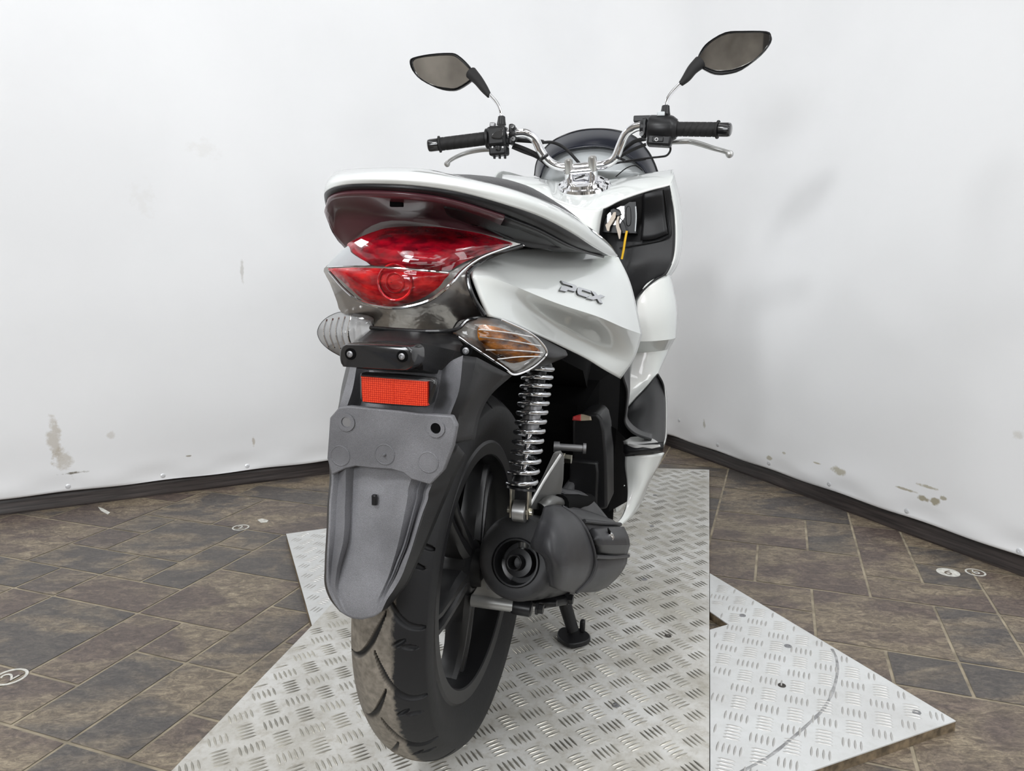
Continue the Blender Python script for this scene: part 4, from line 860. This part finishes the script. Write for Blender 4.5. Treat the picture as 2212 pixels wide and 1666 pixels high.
# mounting bracket under the silencer
bk=[slab('mounting_bracket',PP([(1050,1240),(1100,1250),(1108,1290),(1060,1296),(1022,1292),(1020,1284),(1034,1262)],-.02),V((0,.005,0)),M_BRK,ex,.001),
    tube('mounting_bracket',[P(1020,1296,-.018),P(1062,1302,-.018),P(1108,1308,-.014)],.0098,M_BRK,ex,n=20)]
join(bk,'mounting_bracket')
co=lathe('bracket_collar',P(1106,1309,-.012),(P(1160,1318,-.01)-P(1106,1309,-.012)),[(0,.0105),(.006,.012),(.028,.0118),(.030,.0095)],M_SAT,ex,n=24)
lathe('bracket_bolt',P(1158,1314,-.012),(1,0,-.03),[(0,.0095),(.004,.0095),(.004,.0072),(.011,.0072)],M_BLK,ex,n=6)
boxm('clamp',P(1168,1303,.02),(.05,.012,.008),M_BLK,ex,rot=Matrix.Rotation(-.15,3,'Y'),bev=.002)
lathe('clamp_bolt',P(1222,1293,.09),(1,0,0),[(0,.010),(.006,.010),(.006,.008),(.012,.008)],M_BLK,ex,n=6)
tube('clamp_arm',[P(1172,1304,.03),P(1222,1296,.09)],.008,M_BLK,ex,n=10)
# ---- centre stand
cst=empty('centre_stand')
for s in (1,-1):
    foot=P(1238,1360,.345); kx=s*abs(foot.x)
    f=lambda x: (x if s>0 else -x)
    a=P(1206,1296,.33); zl=.0054 if s>0 else -.0005
    tube('stand_leg',[V((s*.07,.40,.16)),V((s*a.x*.95,.36,a.z+.02)),V((kx,.345,.016+zl))],[.013,.014,.012],M_BLK,cst,n=12)
    slab('stand_foot',spline([V((kx-.028,.33,zl)),V((kx,.305,zl)),V((kx+.03,.325,zl)),V((kx+.034,.35,zl)),V((kx+.01,.372,zl)),V((kx-.026,.365,zl))],3,closed=True),V((0,0,.010)),M_BLK,cst,.002)
    boxm('stand_lug',(kx+.016,.36,.022+zl),(.010,.012,.025),M_BLK,cst,bev=.003)
tube('stand_bar',[V((-.12,.40,.16)),V((.12,.40,.16))],.012,M_BLK,cst)
# ---- footboard, step and lower right cowl
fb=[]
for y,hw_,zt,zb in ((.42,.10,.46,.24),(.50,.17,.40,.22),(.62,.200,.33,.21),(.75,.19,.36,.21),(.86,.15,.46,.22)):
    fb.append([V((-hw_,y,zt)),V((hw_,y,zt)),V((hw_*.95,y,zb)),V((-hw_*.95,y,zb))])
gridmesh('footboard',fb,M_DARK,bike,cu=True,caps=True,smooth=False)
pad=[[P(*q) for q in r] for r in ([(1357,948,.50),(1365,944,.54),(1390,944,.56),(1410,948,.54),(1424,957,.50)],[(1356,958,.485),(1372,961,.48),(1392,962,.48),(1410,962,.48),(1426,962,.485)],[(1355,967,.488),(1372,970,.48),(1392,971,.48),(1410,969,.48),(1427,965,.485)])]
fp=surf('pillion_footrest',pad,mat('footrest_alloy',(.72,.72,.71),.35,metal=.35),bike,n=4,thick=.012,angle=30,creases_r=(1,))
surf('footrest_rubber',[P3([(1353,968,.505),(1390,969,.50),(1432,964,.51)]),P3([(1353,985,.495),(1390,983,.49),(1431,978,.50)])],M_SAT,fp,n=3,thick=.02)
low=[[(1352,986,.50),(1385,984,.49),(1410,981,.495),(1432,977,.53)],
     [(1352,1008,.50),(1378,1008,.49),(1400,1010,.50),(1418,1008,.53)],
     [(1356,1040,.50),(1372,1042,.495),(1390,1042,.50),(1400,1040,.53)],
     [(1356,1075,.49),(1366,1076,.49),(1376,1077,.50),(1386,1076,.53)],
     [(1346,1110,.47),(1352,1112,.475),(1360,1112,.485),(1368,1108,.52)],
     [(1329,1136,.44),(1332,1137,.44),(1338,1134,.45),(1345,1128,.48)]]
def mir(rows): return [[V((-p.x,p.y,p.z)) for p in r] for r in rows]
rw=[[P(*q) for q in r] for r in low]; surf('lower_cowl',rw,M_WHITE,bike,n=5,thick=.004,angle=30); surf('lower_cowl',mir(rw),M_WHITE,bike,n=3,thick=.004)
surf('inner_cowl',[P3([(1349,1048,.58),(1353,1050,.60)]),P3([(1334,1075,.57),(1352,1072,.60)]),P3([(1330,1098,.56),(1347,1092,.60)]),P3([(1333,1106,.56),(1340,1104,.60)])],M_WHITE,bike,n=4,thick=.003)
strip=[[(1351,795,.42),(1346,812,.40),(1356,845,.42),(1353,890,.45),(1352,915,.47),(1372,936,.49),(1408,949,.52)],
       [(1360,786,.46),(1361,812,.45),(1361,846,.46),(1357,882,.50),(1357,905,.52),(1378,926,.54),(1409,937,.58)]]
surf('floor_step_edge',[[P(*q) for q in r] for r in strip],M_SAT,bike,n=6,thick=.004)
bt=[[(1352,886,.72),(1374,860,.74),(1398,834,.78),(1420,809,.84)],
    [(1353,905,.70),(1378,885,.72),(1410,862,.76),(1436,850,.86)],
    [(1358,922,.66),(1385,912,.68),(1415,900,.74),(1438,900,.86)],
    [(1378,934,.64),(1398,936,.66),(1418,940,.72),(1436,946,.85)],
    [(1408,948,.62),(1412,955,.64),(1418,962,.70),(1430,966,.82)]]
surf('floor_side_panel',[[P(*q) for q in r] for r in bt],M_BLK,bike,n=5,thick=.003)
tube('floor_panel_lip',P3([(1420,809,.838),(1431,830,.85),(1434,862,.86),(1433,905,.86),(1428,955,.84)]),.0035,M_SAT,bike,n=8)
surf('floor_outer_edge',[P3([(1421,808,.87),(1437,845,.89),(1440,900,.89),(1438,950,.88),(1428,968,.85)]),P3([(1423,806,.93),(1440,846,.95),(1442,900,.95),(1440,950,.94),(1432,972,.90)])],M_WHITE,bike,n=5,thick=.003)
# ---- leg shield, front cowl
deck=[[(1085,376,.92),(1130,381,.92),(1175,386,.93),(1208,392,.95),(1262,396,.97),(1318,388,.96),(1350,383,.95),(1400,374,.95),(1452,366,.95)],
      [(1085,384,.85),(1130,392,.85),(1180,402,.85),(1205,415,.86),(1262,424,.86),(1318,413,.87),(1350,401,.88),(1400,388,.89),(1455,378,.89)],
      [(1085,402,.81),(1130,412,.81),(1180,424,.80),(1205,434,.79),(1262,452,.78),(1300,450,.80),(1340,431,.82),(1395,412,.84),(1448,399,.86)]]
dk=[[P(*q) for q in r] for r in deck]
surf('front_cowl',dk,M_WHITE,bike,n=7,thick=.004,angle=60)
surf('centre_cover',[P3([(1186,430,.79),(1225,444,.78),(1262,452,.775),(1290,452,.785),(1301,449,.80)]),P3([(1196,470,.78),(1230,480,.765),(1262,488,.76),(1283,485,.775),(1295,478,.80)]),P3([(1206,520,.77),(1236,535,.75),(1262,545,.745),(1280,540,.76),(1290,525,.79)]),P3([(1210,600,.74),(1238,610,.72),(1262,620,.715),(1280,610,.73),(1290,600,.76)])],M_WHITE,bike,n=5,thick=.004,angle=60)
ls=[[(1296,462,.805),(1312,442,.82),(1350,428,.83),(1400,411,.85),(1448,400,.865)],
    [(1288,500,.81),(1310,490,.86),(1355,485,.88),(1408,476,.885),(1458,455,.875)],
    [(1288,545,.80),(1315,540,.86),(1358,534,.87),(1410,524,.875),(1460,515,.87)],
    [(1295,600,.77),(1325,590,.84),(1365,582,.86),(1412,570,.86),(1455,562,.86)],
    [(1308,650,.72),(1335,645,.78),(1372,625,.81),(1405,608,.83),(1440,592,.84)],
    [(1330,700,.66),(1345,690,.70),(1372,652,.76),(1388,632,.79),(1420,600,.82)]]
surf('leg_shield',[[P(*q) for q in r] for r in ls],M_BLK,bike,n=6,thick=.004,angle=60)
tube('glovebox_seam',P3([(1338,536,.857),(1365,531,.862),(1400,525,.867),(1428,519,.866),(1444,511,.862),(1448,500,.864),(1444,470,.872),(1437,430,.864),(1433,410,.856)]),.0016,M_SAT,bike,n=8)
surf('glovebox_lid',[P3([(1390,418,.845),(1410,414,.845),(1431,410,.85)]),P3([(1388,470,.870),(1412,468,.868),(1437,462,.865)]),P3([(1384,520,.862),(1412,517,.862),(1443,505,.858)])],M_BLK,bike,n=4,thick=.005)
side_w=[[(1448,399,.86),(1459,455,.87),(1462,515,.865),(1457,562,.855),(1440,595,.84)],
        [(1452,380,.89),(1466,448,.905),(1470,512,.905),(1463,562,.90),(1443,598,.87)],
        [(1453,366,.95),(1469,430,.97),(1474,508,.98),(1466,566,.97),(1446,602,.93)],
        [(1440,380,1.10),(1450,430,1.15),(1455,508,1.17),(1450,566,1.16),(1438,602,1.1)]]
sw_=[[P(*q) for q in r] for r in side_w]; surf('front_cowl_side',sw_,M_WHITE,bike,n=6,thick=.004,angle=60); surf('front_cowl_side',mir(sw_),M_WHITE,bike,n=3,thick=.004,angle=60)
lw=[[(1376,650,.78),(1398,612,.81),(1440,593,.85),(1450,603,.93),(1430,606,1.10)],
    [(1374,690,.77),(1406,680,.79),(1448,668,.84),(1463,665,.93),(1440,668,1.15)],
    [(1372,738,.78),(1412,737,.80),(1450,733,.85),(1460,728,.93),(1438,730,1.15)],
    [(1364,764,.84),(1402,761,.85),(1436,757,.89),(1447,752,.95),(1430,756,1.12)],
    [(1358,820,.82),(1385,818,.83),(1418,800,.86),(1432,785,.92),(1420,790,1.08)],
    [(1352,884,.77),(1372,860,.79),(1398,834,.82),(1421,808,.87),(1410,812,1.02)]]
lw_=[[P(*q) for q in r] for r in lw]; surf('leg_cowl',lw_,M_WHITE,bike,n=6,thick=.004,creases_r=(2,3),angle=30); surf('leg_cowl',mir(lw_),M_WHITE,bike,n=3,thick=.004,creases_r=(2,3),angle=30)
# nose of the cowl, closing the front
nose=[]
for z,hw_,y0,y1 in ((.92,.12,1.05,1.18),(.84,.20,1.08,1.30),(.74,.22,1.10,1.36),(.62,.20,1.10,1.34),(.50,.14,1.08,1.24),(.42,.10,1.02,1.12)):
    nose.append([V((hw_*math.cos(t),y0+(y1-y0)*math.sin(t),z)) for t in [math.pi*k/14 for k in range(15)]])
gridmesh('nose_cowl',nose,M_WHITE,bike,angle=60)
# ignition panel
ig=slab('ignition_panel',spline(PP([(1305,446),(1312,438),(1366,436),(1374,442),(1374,498),(1368,504),(1308,502),(1301,494)],.838),3,closed=True),V((0,.05,0)),M_SAT,bike,.004,3)
slab('key_plate',spline(PP([(1313,449),(1318,445),(1347,445),(1349,449),(1349,470),(1343,478),(1336,486),(1316,486),(1311,480)],.836),2,closed=True),V((0,.004,0)),M_CHROME,ig,.001)
slab('seat_switch',spline(PP([(1352,450),(1362,448),(1363,484),(1353,486)],.836),3,closed=True),V((0,.006,0)),M_SAT,ig,.002)
lathe('key_slot',P(1331,462,.837),(0,-1,0),[(0,.013),(.006,.012),(.008,.009)],M_SAT,ig,n=24)
tube('panel_edge',P3([(1373,446,.838),(1374,470,.838),(1372,500,.838)]),.0016,M_LGREY,ig,n=8)
# ---- windscreen and instrument cover
def arc(pts,y): return [V((q.x,y,q.z)) for q in spline(PP(pts,y),4)]
o1=[(1155,380),(1160,350),(1176,322),(1203,300),(1245,284),(1290,279),(1335,283),(1372,297),(1398,325),(1412,350),(1421,374)]
o2=[(1166,384),(1176,358),(1196,338),(1222,325),(1255,318),(1292,316),(1326,322),(1352,334),(1374,350),(1388,362),(1398,376)]
rows=[PP(o1,1.14),[a.lerp(b,.08)+V((0,-.004,0)) for a,b in zip(PP(o1,1.14),PP(o2,1.06))],[P(a,b,1.08) for a,b in [((p[0]+q[0])/2,(p[1]+q[1])/2) for p,q in zip(o1,o2)]],PP(o2,1.05)]
surf('windscreen',rows,M_NAVY,bike,n=4,thick=.003,angle=60)
tube('windscreen_edge',PP(o1,1.139),.0028,M_GLOSS,bike,n=8)
dash=spline([V((a,b,0)) for a,b in o2+[(1370,395),(1262,405),(1170,395)]],2,closed=True); cc=V((1280,368,0))
gridmesh('instrument_cover',[[P(q.x,q.y,1.05+.03*math.sin(math.pi*s*.5)-.04*(1-s)) for q in [cc+(p-cc)*s for p in dash]] for s in (1,.85,.7,.5,.3,.1,.02)],M_LGREY,bike,cu=True,angle=60)
tube('meter_seam',P3([(1335,352,.995),(1365,350,.995),(1395,345,1.0)]),.0012,M_SAT,bike,n=6)
tube('meter_seam',P3([(1330,382,.985),(1352,364,.985),(1372,358,.99),(1388,368,1.0)]),.0015,M_SAT,bike,n=6)
# ---- handlebar
hb=empty('handlebar'); M_BOLT=mat('bolt_black',(.10,.10,.10),.35,metal=.6); M_KNOB=mat('brushed_knob',(.5,.49,.47),.3,metal=.85)
hp=[(1088,290,.865),(1112,288,.868),(1136,288,.875),(1155,300,.885),(1168,325,.895),(1185,348,.905),(1208,360,.91),(1240,362,.91),(1285,358,.91),(1308,355,.91),(1328,342,.905),(1340,315,.90),(1352,290,.89),(1368,277,.885),(1385,272,.88),(1400,271,.875)]
tube('bar',P3(hp),.0112,M_CHROME,hb,n=20,sm=6)
for px,py in ((1229,360),(1280,354)):
    c=P(px,py,.90); d=V((0,.45,-.9)).normalized()
    lathe('bar_clamp',c-d*.012,d,[(-.008,.006),(-.006,.0098),(.0,.0108),(.026,.0112),(.028,.0112)],M_KNOB,hb,n=28)
    lathe('clamp_post',c+d*.016,d,[(0,.0125),(.022,.0125),(.026,.016),(.03,.017)],M_CHROME,hb,n=28)
bc=P(1262,398,.905); d=V((0,-.42,.9)).normalized()
lathe('top_bridge',bc,d,[(-.012,.066),(-.004,.068),(.002,.064),(.004,.054),(.010,.050),(.012,.040),(.012,.02),(.014,.001)],M_CHROME,hb,n=56)
tube('clamp_bridge',[P(1229,372,.905),P(1280,367,.905)],.0095,M_CHROME,hb,n=14)
def grip(a,b,y0,y1,e):
    A,B=P(a[0],a[1],y0),P(b[0],b[1],y1); ax=(B-A); L_=ax.length; d=ax.normalized(); n=60
    u=V((0,0,1)); u=(u-d*u.dot(d)).normalized(); v=d.cross(u); rows=[]
    for i in range(n+1):
        s=i/n; r=[]
        for k in range(36):
            t=2*math.pi*k/36; rr=.0165
            if s<.02: rr=.018
            if .12<s<.93:
                ph=(s*7.0+t/(2*math.pi)*2.0)%1
                if ph<.13 and abs((s*7.0+t)%1.0)<2: rr-=.0016
            if s>.955: rr=.0205
            r.append(A+d*(L_*s)+(u*math.cos(t)+v*math.sin(t))*rr)
        rows.append(r)
    gridmesh('grip',rows,M_RUB,hb,cu=True,caps=True,angle=60)
    lathe('bar_end',B,d,[(0,.0135),(.002,.0158),(.022,.0158),(.027,.0145),(.029,.011)],M_GLOSS,hb,n=28)
grip((1052,299),(948,312),.862,.835,0); grip((1462,279),(1552,280),.858,.835,0)
# left switch housing
def sw(c,size,rot,outline=None): pass
R0=Matrix.Rotation(math.radians(-4),3,'Y')
c=P(1076,300,.862)
pc=[boxm('switch_housing',c+V((0,0,.004)),(.050,.046,.050),M_SAT,hb,rot=R0,bev=.008),boxm('switch_housing',c+V((.004,-.002,-.030)),(.046,.036,.024),M_SAT,hb,rot=R0,bev=.005),
    lathe('switch_housing',P(1056,300,.862),(-1,-.1,-.1),[(0,.026),(.006,.0255),(.009,.020)],M_SAT,hb,n=28)]
for k in (-1,0,1): pc.append(boxm('switch_housing',c+V((.006+k*.014,-.002,-.044)),(.005,.008,.010),M_SAT,hb,bev=.001))
swl=join(pc,'switch_housing')
slab('horn_button',spline(PP([(1060,296),(1067,285),(1084,278),(1087,284),(1085,298),(1070,300)],.834),3,closed=True),V((0,.008,0)),M_GLOSS,swl,.003)
boxm('dimmer_switch',c+V((-.012,-.010,.032)),(.014,.014,.012),M_STEEL,swl,bev=.003)
boxm('indicator_switch',P(1075,320,.838),(.012,.010,.012),M_GLOSS,swl,bev=.003)
for px in (1064,1086): lathe('switch_mark',P(px,318,.842),(0,-1,0),[(0,.0024),(.001,.0024)],M_MARK,swl,n=10)
pc=[lathe('lever_clamp',P(1104,291,.865),(1,0,0),[(0,.017),(.002,.018),(.012,.018),(.014,.016)],M_SAT,hb,n=28),
    boxm('lever_clamp',P(1106,291,.862),(.013,.024,.050),M_SAT,hb,bev=.004)]
lc=join(pc,'lever_clamp'); lathe('clamp_bolt',P(1107,274,.845),(0,-1,.2),[(0,.0048),(.003,.0045),(.0032,.002),(.001,.0018)],M_BOLT,lc,n=14); lathe('clamp_bolt',P(1109,300,.845),(0,-1,0),[(0,.0058),(.003,.0055),(.0032,.0025),(.001,.002)],M_BOLT,lc,n=14)
# right switch housing
c=P(1426,281,.858)
pc=[lathe('switch_housing',P(1400,278,.860),(1,-.03,-.04),[(0,.022),(.002,.029),(.006,.031),(.052,.031),(.058,.029),(.062,.026),(.068,.022)],M_SAT,hb,n=40),
    boxm('switch_housing',P(1425,302,.856),(.058,.040,.032),M_SAT,hb,rot=Matrix.Rotation(math.radians(4),3,'Y'),bev=.006)]
swr=join(pc,'switch_housing')
boxm('starter_button',P(1421,301,.836),(.026,.006,.012),M_SAT,swr,rot=Matrix.Rotation(math.radians(2),3,'Y'),bev=.002)
lathe('starter_mark',P(1418,301,.8325),(0,-1,0),[(0,.0042),(.0006,.0042),(.0006,.0028),(0,.0028)],M_MARK,swr,n=18,caps=False)
boxm('kill_switch',P(1428,247,.848),(.018,.018,.010),M_LGREY,swr,bev=.002)
pc=[lathe('lever_clamp',P(1383,276,.868),(1,0,0),[(0,.016),(.002,.018),(.014,.018)],M_SAT,hb,n=28),boxm('lever_clamp',P(1392,278,.862),(.012,.024,.048),M_SAT,hb,bev=.004),
    boxm('lever_clamp',P(1392,258,.90),(.05,.03,.014),M_SAT,hb,bev=.002)]
lc=join(pc,'lever_clamp'); lathe('clamp_bolt',P(1386,289,.845),(0,-1,0),[(0,.0058),(.003,.0055),(.0032,.0025),(.001,.002)],M_BOLT,lc,n=14)
tube('brake_lever',P3([(1066,324,.895),(1040,324,.90),(1012,329,.90),(990,337,.895),(972,347,.885),(965,355,.88)]),[.0045,.006,.0058,.0052,.005,.0052],M_ALU,hb,n=12)
lathe('lever_ball',P(966,354,.885)+V((0,0,0)),(0,-1,0),[(-.008,.002),(-.006,.0062),(0,.0085),(.006,.0062),(.008,.002)],M_ALU,hb,n=18)
tube('brake_lever',P3([(1450,308,.90),(1470,306,.90),(1490,306,.905),(1512,311,.90),(1540,320,.89),(1562,326,.885),(1576,331,.88)]),[.0048,.006,.0062,.0065,.0058,.0056,.006],M_ALU,hb,n=12)
lathe('lever_ball',P(1576,333,.882),(0,-1,0),[(-.009,.002),(-.007,.0065),(0,.0092),(.007,.0065),(.009,.002)],M_ALU,hb,n=18)
def cable(l,r=.0035): tube('cable',P3(l),r,M_RUB,bike,n=10)
cable([(1112,302,.90),(1140,304,.91),(1165,306,.94),(1172,307,.98)],.006)
cable([(1108,312,.89),(1135,322,.90),(1160,334,.91),(1180,348,.93),(1200,362,.96)],.005)
cable([(1106,318,.89),(1130,328,.90),(1160,340,.92),(1185,360,.95)],.004)
cable([(1170,308,.93),(1195,308,.96),(1220,320,.98),(1240,340,.98),(1256,360,.96),(1262,378,.94)],.004)
cable([(1395,300,.90),(1370,306,.91),(1345,325,.94),(1320,345,.96),(1300,362,.95)],.005)
cable([(1395,312,.90),(1370,322,.91),(1345,335,.93),(1330,348,.95)],.004)
cable([(1447,312,.87),(1448,325,.88),(1440,336,.90),(1425,339,.93),(1405,341,.98),(1360,347,1.0),(1320,355,.99)],.0026)
for l in ([(1168,345,.885),(1182,334,.88)],[(1331,341,.883),(1350,345,.883)]):
    a=P(*l[0]); b=P(*l[1]); lathe('cable_tie',(a+b)/2,(P3([(1163,312,.885)])[0]-P3([(1188,352,.905)])[0]) if l[0][0]<1200 else (P(1345,300,.90)-P(1328,345,.905)),[(-.003,.0128),(.003,.0128)],M_SAT,hb,n=20)
# ---- mirrors
def mirror(out,gl,y,stem,boot,dy,tilt):
    g=empty('mirror',hb); 
    cpy=sum(q[1] for q in out)/len(out); cpx=sum(q[0] for q in out)/len(out)
    yy=lambda q:y+tilt[0]*(q[0]-cpx)/1000+tilt[1]*(q[1]-cpy)/1000
    o=spline([P(a,b,yy((a,b))) for a,b in out],3,closed=True)
    c=sum(o,V((0,0,0)))/len(o)
    rows=[[c+(p-c)*s+V((0,d_,0)) for p in o] for d_,s in ((.002,.95),(-.001,.975),(0,1),(.008,1.0),(.02,.9),(.03,.7),(.035,.4))]
    gridmesh('mirror_housing',rows,M_SAT,g,cu=True,caps=True,angle=50)
    go=spline([P(a,b,yy((a,b))-.0005) for a,b in gl],3,closed=True)
    slab('mirror_glass',go,V((0,.004,0)),M_MIRROR,g,0)
    gc=sum(go,V((0,0,0)))/len(go)
    gridmesh('glass_bezel',[[gc+(p-gc)*s+V((0,d_,0)) for p in go] for d_,s in ((-.0002,1.0),(-.0026,1.02),(-.0026,1.045),(.002,1.06))],M_GLOSS,g,cu=True,angle=50)
    tube('mirror_stem',P3(stem),.0048,M_CHROME,g,n=14); bl_=P3(boot[0]); tube('stem_boot',bl_,boot[1],M_RUB,g,n=14,sm=6)
Zm=lambda l:[(860+a*.3797,40+b*.3797) for a,b in l]
mirror(Zm([(65,245),(85,222),(180,202),(290,195),(340,207),(400,262),(432,315),(420,352),(345,402),(290,410),(220,395),(130,350),(80,295)]),
       Zm([(85,250),(110,228),(200,215),(300,211),(345,232),(400,285),(425,318),(405,348),(335,392),(280,394),(200,378),(125,335),(95,290)]),.90,
       [(1084,266,.862),(1081,240,.866),(1073,222,.872),(1058,205,.88),(1038,183,.89)],([(1057,207,.88),(1046,192,.885),(1033,174,.892),(1018,158,.902)],[.0065,.0105,.013,.016]),.0,(.0,.0))
mirror(Zm([(1698,240),(1720,185),(1765,132),(1860,78),(1960,70),(2095,72),(2122,95),(2122,135),(2065,208),(1955,290),(1870,315),(1800,316),(1740,290),(1705,265)]),
       Zm([(1712,232),(1745,175),(1790,130),(1870,90),(1980,83),(2088,84),(2112,105),(2095,160),(2015,240),(1925,282),(1860,294),(1800,292),(1735,264)]),.90,
       [(1437,242,.862),(1438,224,.866),(1446,206,.872),(1462,188,.88),(1482,170,.89)],([(1471,181,.88),(1483,168,.885),(1496,150,.892),(1512,135,.902)],[.0065,.0105,.013,.016]),.0,(.0,.0))
for px,py,y,s in ((1083,262,.862,1),(1437,240,.858,1)): lathe('mirror_mount',P(px,py+8,y),(0,.05,1),[(0,.012),(.008,.0105),(.02,.009),(.022,.006)],M_SAT,hb,n=20)
# ---- PCX badge letters laid on the side panel
from mathutils.bvhtree import BVHTree
dg=bpy.context.evaluated_depsgraph_get(); dg.update(); ev=sp.evaluated_get(dg); me_=ev.to_mesh(); bvp=BVHTree.FromPolygons([v.co.copy() for v in me_.vertices],[tuple(p.vertices) for p in me_.polygons]); ev.to_mesh_clear()
def onpanel(px,py):
    r=(BMi@ray(px,py)).normalized(); h=bvp.ray_cast(CL,r)
    if h[0] is None: return None,None
    return h[0],(h[1] if h[1].dot(r)<0 else -h[1])
Zb=lambda l:[(1190+a*.05877,595+b*.05877) for a,b in l]
letters=[[(310,235),(830,395),(895,460),(900,520),(865,610),(820,640),(575,575),(505,640),(270,590),(350,435),(400,420),(680,500),(740,505),(745,465),(700,435),(390,345)],
         [(970,465),(1400,600),(1430,690),(1110,580),(1075,600),(1065,650),(1110,690),(1400,780),(1260,850),(970,750),(920,690),(910,600),(935,500)],
         [(1410,600),(1580,655),(1670,775),(1770,745),(1940,810),(1760,870),(1850,1070),(1720,1030),(1640,900),(1500,935),(1270,875),(1550,780)]]
M_BSIDE=mat('badge_edge_reflection',(.10,.10,.10),.25,metal=.8)  # letter sides coloured dark for what the chrome would reflect
for l in letters:
    pts=[];nn=V((0,0,0))
    for q in Zb(l):
        h,n=onpanel(*q)
        if h is None: continue
        pts.append(h); nn+=n
    nn.normalize()
    N_=len(pts); b=[p-nn*.0005 for p in pts]; t=[p+nn*.0028 for p in pts]; c=sum(t,V((0,0,0)))/N_
    t2=[p+nn*.0004 for p in t]
    vs2=b+t+t2; fs=[(i,(i+1)%N_,N_+(i+1)%N_,N_+i) for i in range(N_)]+[(N_+i,N_+(i+1)%N_,2*N_+(i+1)%N_,2*N_+i) for i in range(N_)]+[tuple(range(2*N_,3*N_))]
    o=mesh('badge_letter',vs2,fs,M_LETTER,sp,smooth=False); o.data.materials.append(M_BSIDE)
    for p in o.data.polygons:
        if len(p.vertices)==4: p.material_index=1
# ================================================================ the keys hanging from the ignition lock
kr=bpy.data.objects.new('key_bunch',None); COL.objects.link(kr); kr.matrix_world=ROOT; kr.empty_display_size=.02
setp(kr,'small bunch of keys with a yellow cord hanging from the ignition lock','keys')
def kpart(nm,pts,y,m,t=.002): return slab(nm,PP(pts,y),V((0,t,0)),m,kr,.0006)
kpart('key_head',[(1319,453),(1326,450),(1338,458),(1341,462),(1336,467),(1326,464),(1318,460)],.822,M_SAT,.006)
kpart('key',[(1325,458),(1331,458),(1330,470),(1318,490),(1316,500),(1311,499),(1307,486),(1313,480)],.820,M_KEY)
kpart('key',[(1333,468),(1339,466),(1336,478),(1338,490),(1342,499),(1340,516),(1337,517),(1334,505),(1330,490),(1330,480)],.824,M_KEY)
tube('cord',P3([(1338,470,.826),(1348,482,.822),(1354,499,.824)]),.0008,M_RUB,kr,n=6)
tube('yellow_cord',P3([(1354,499,.824),(1350,520,.822),(1347,540,.822),(1343,560,.822)]),.0028,M_YEL,kr,n=8)
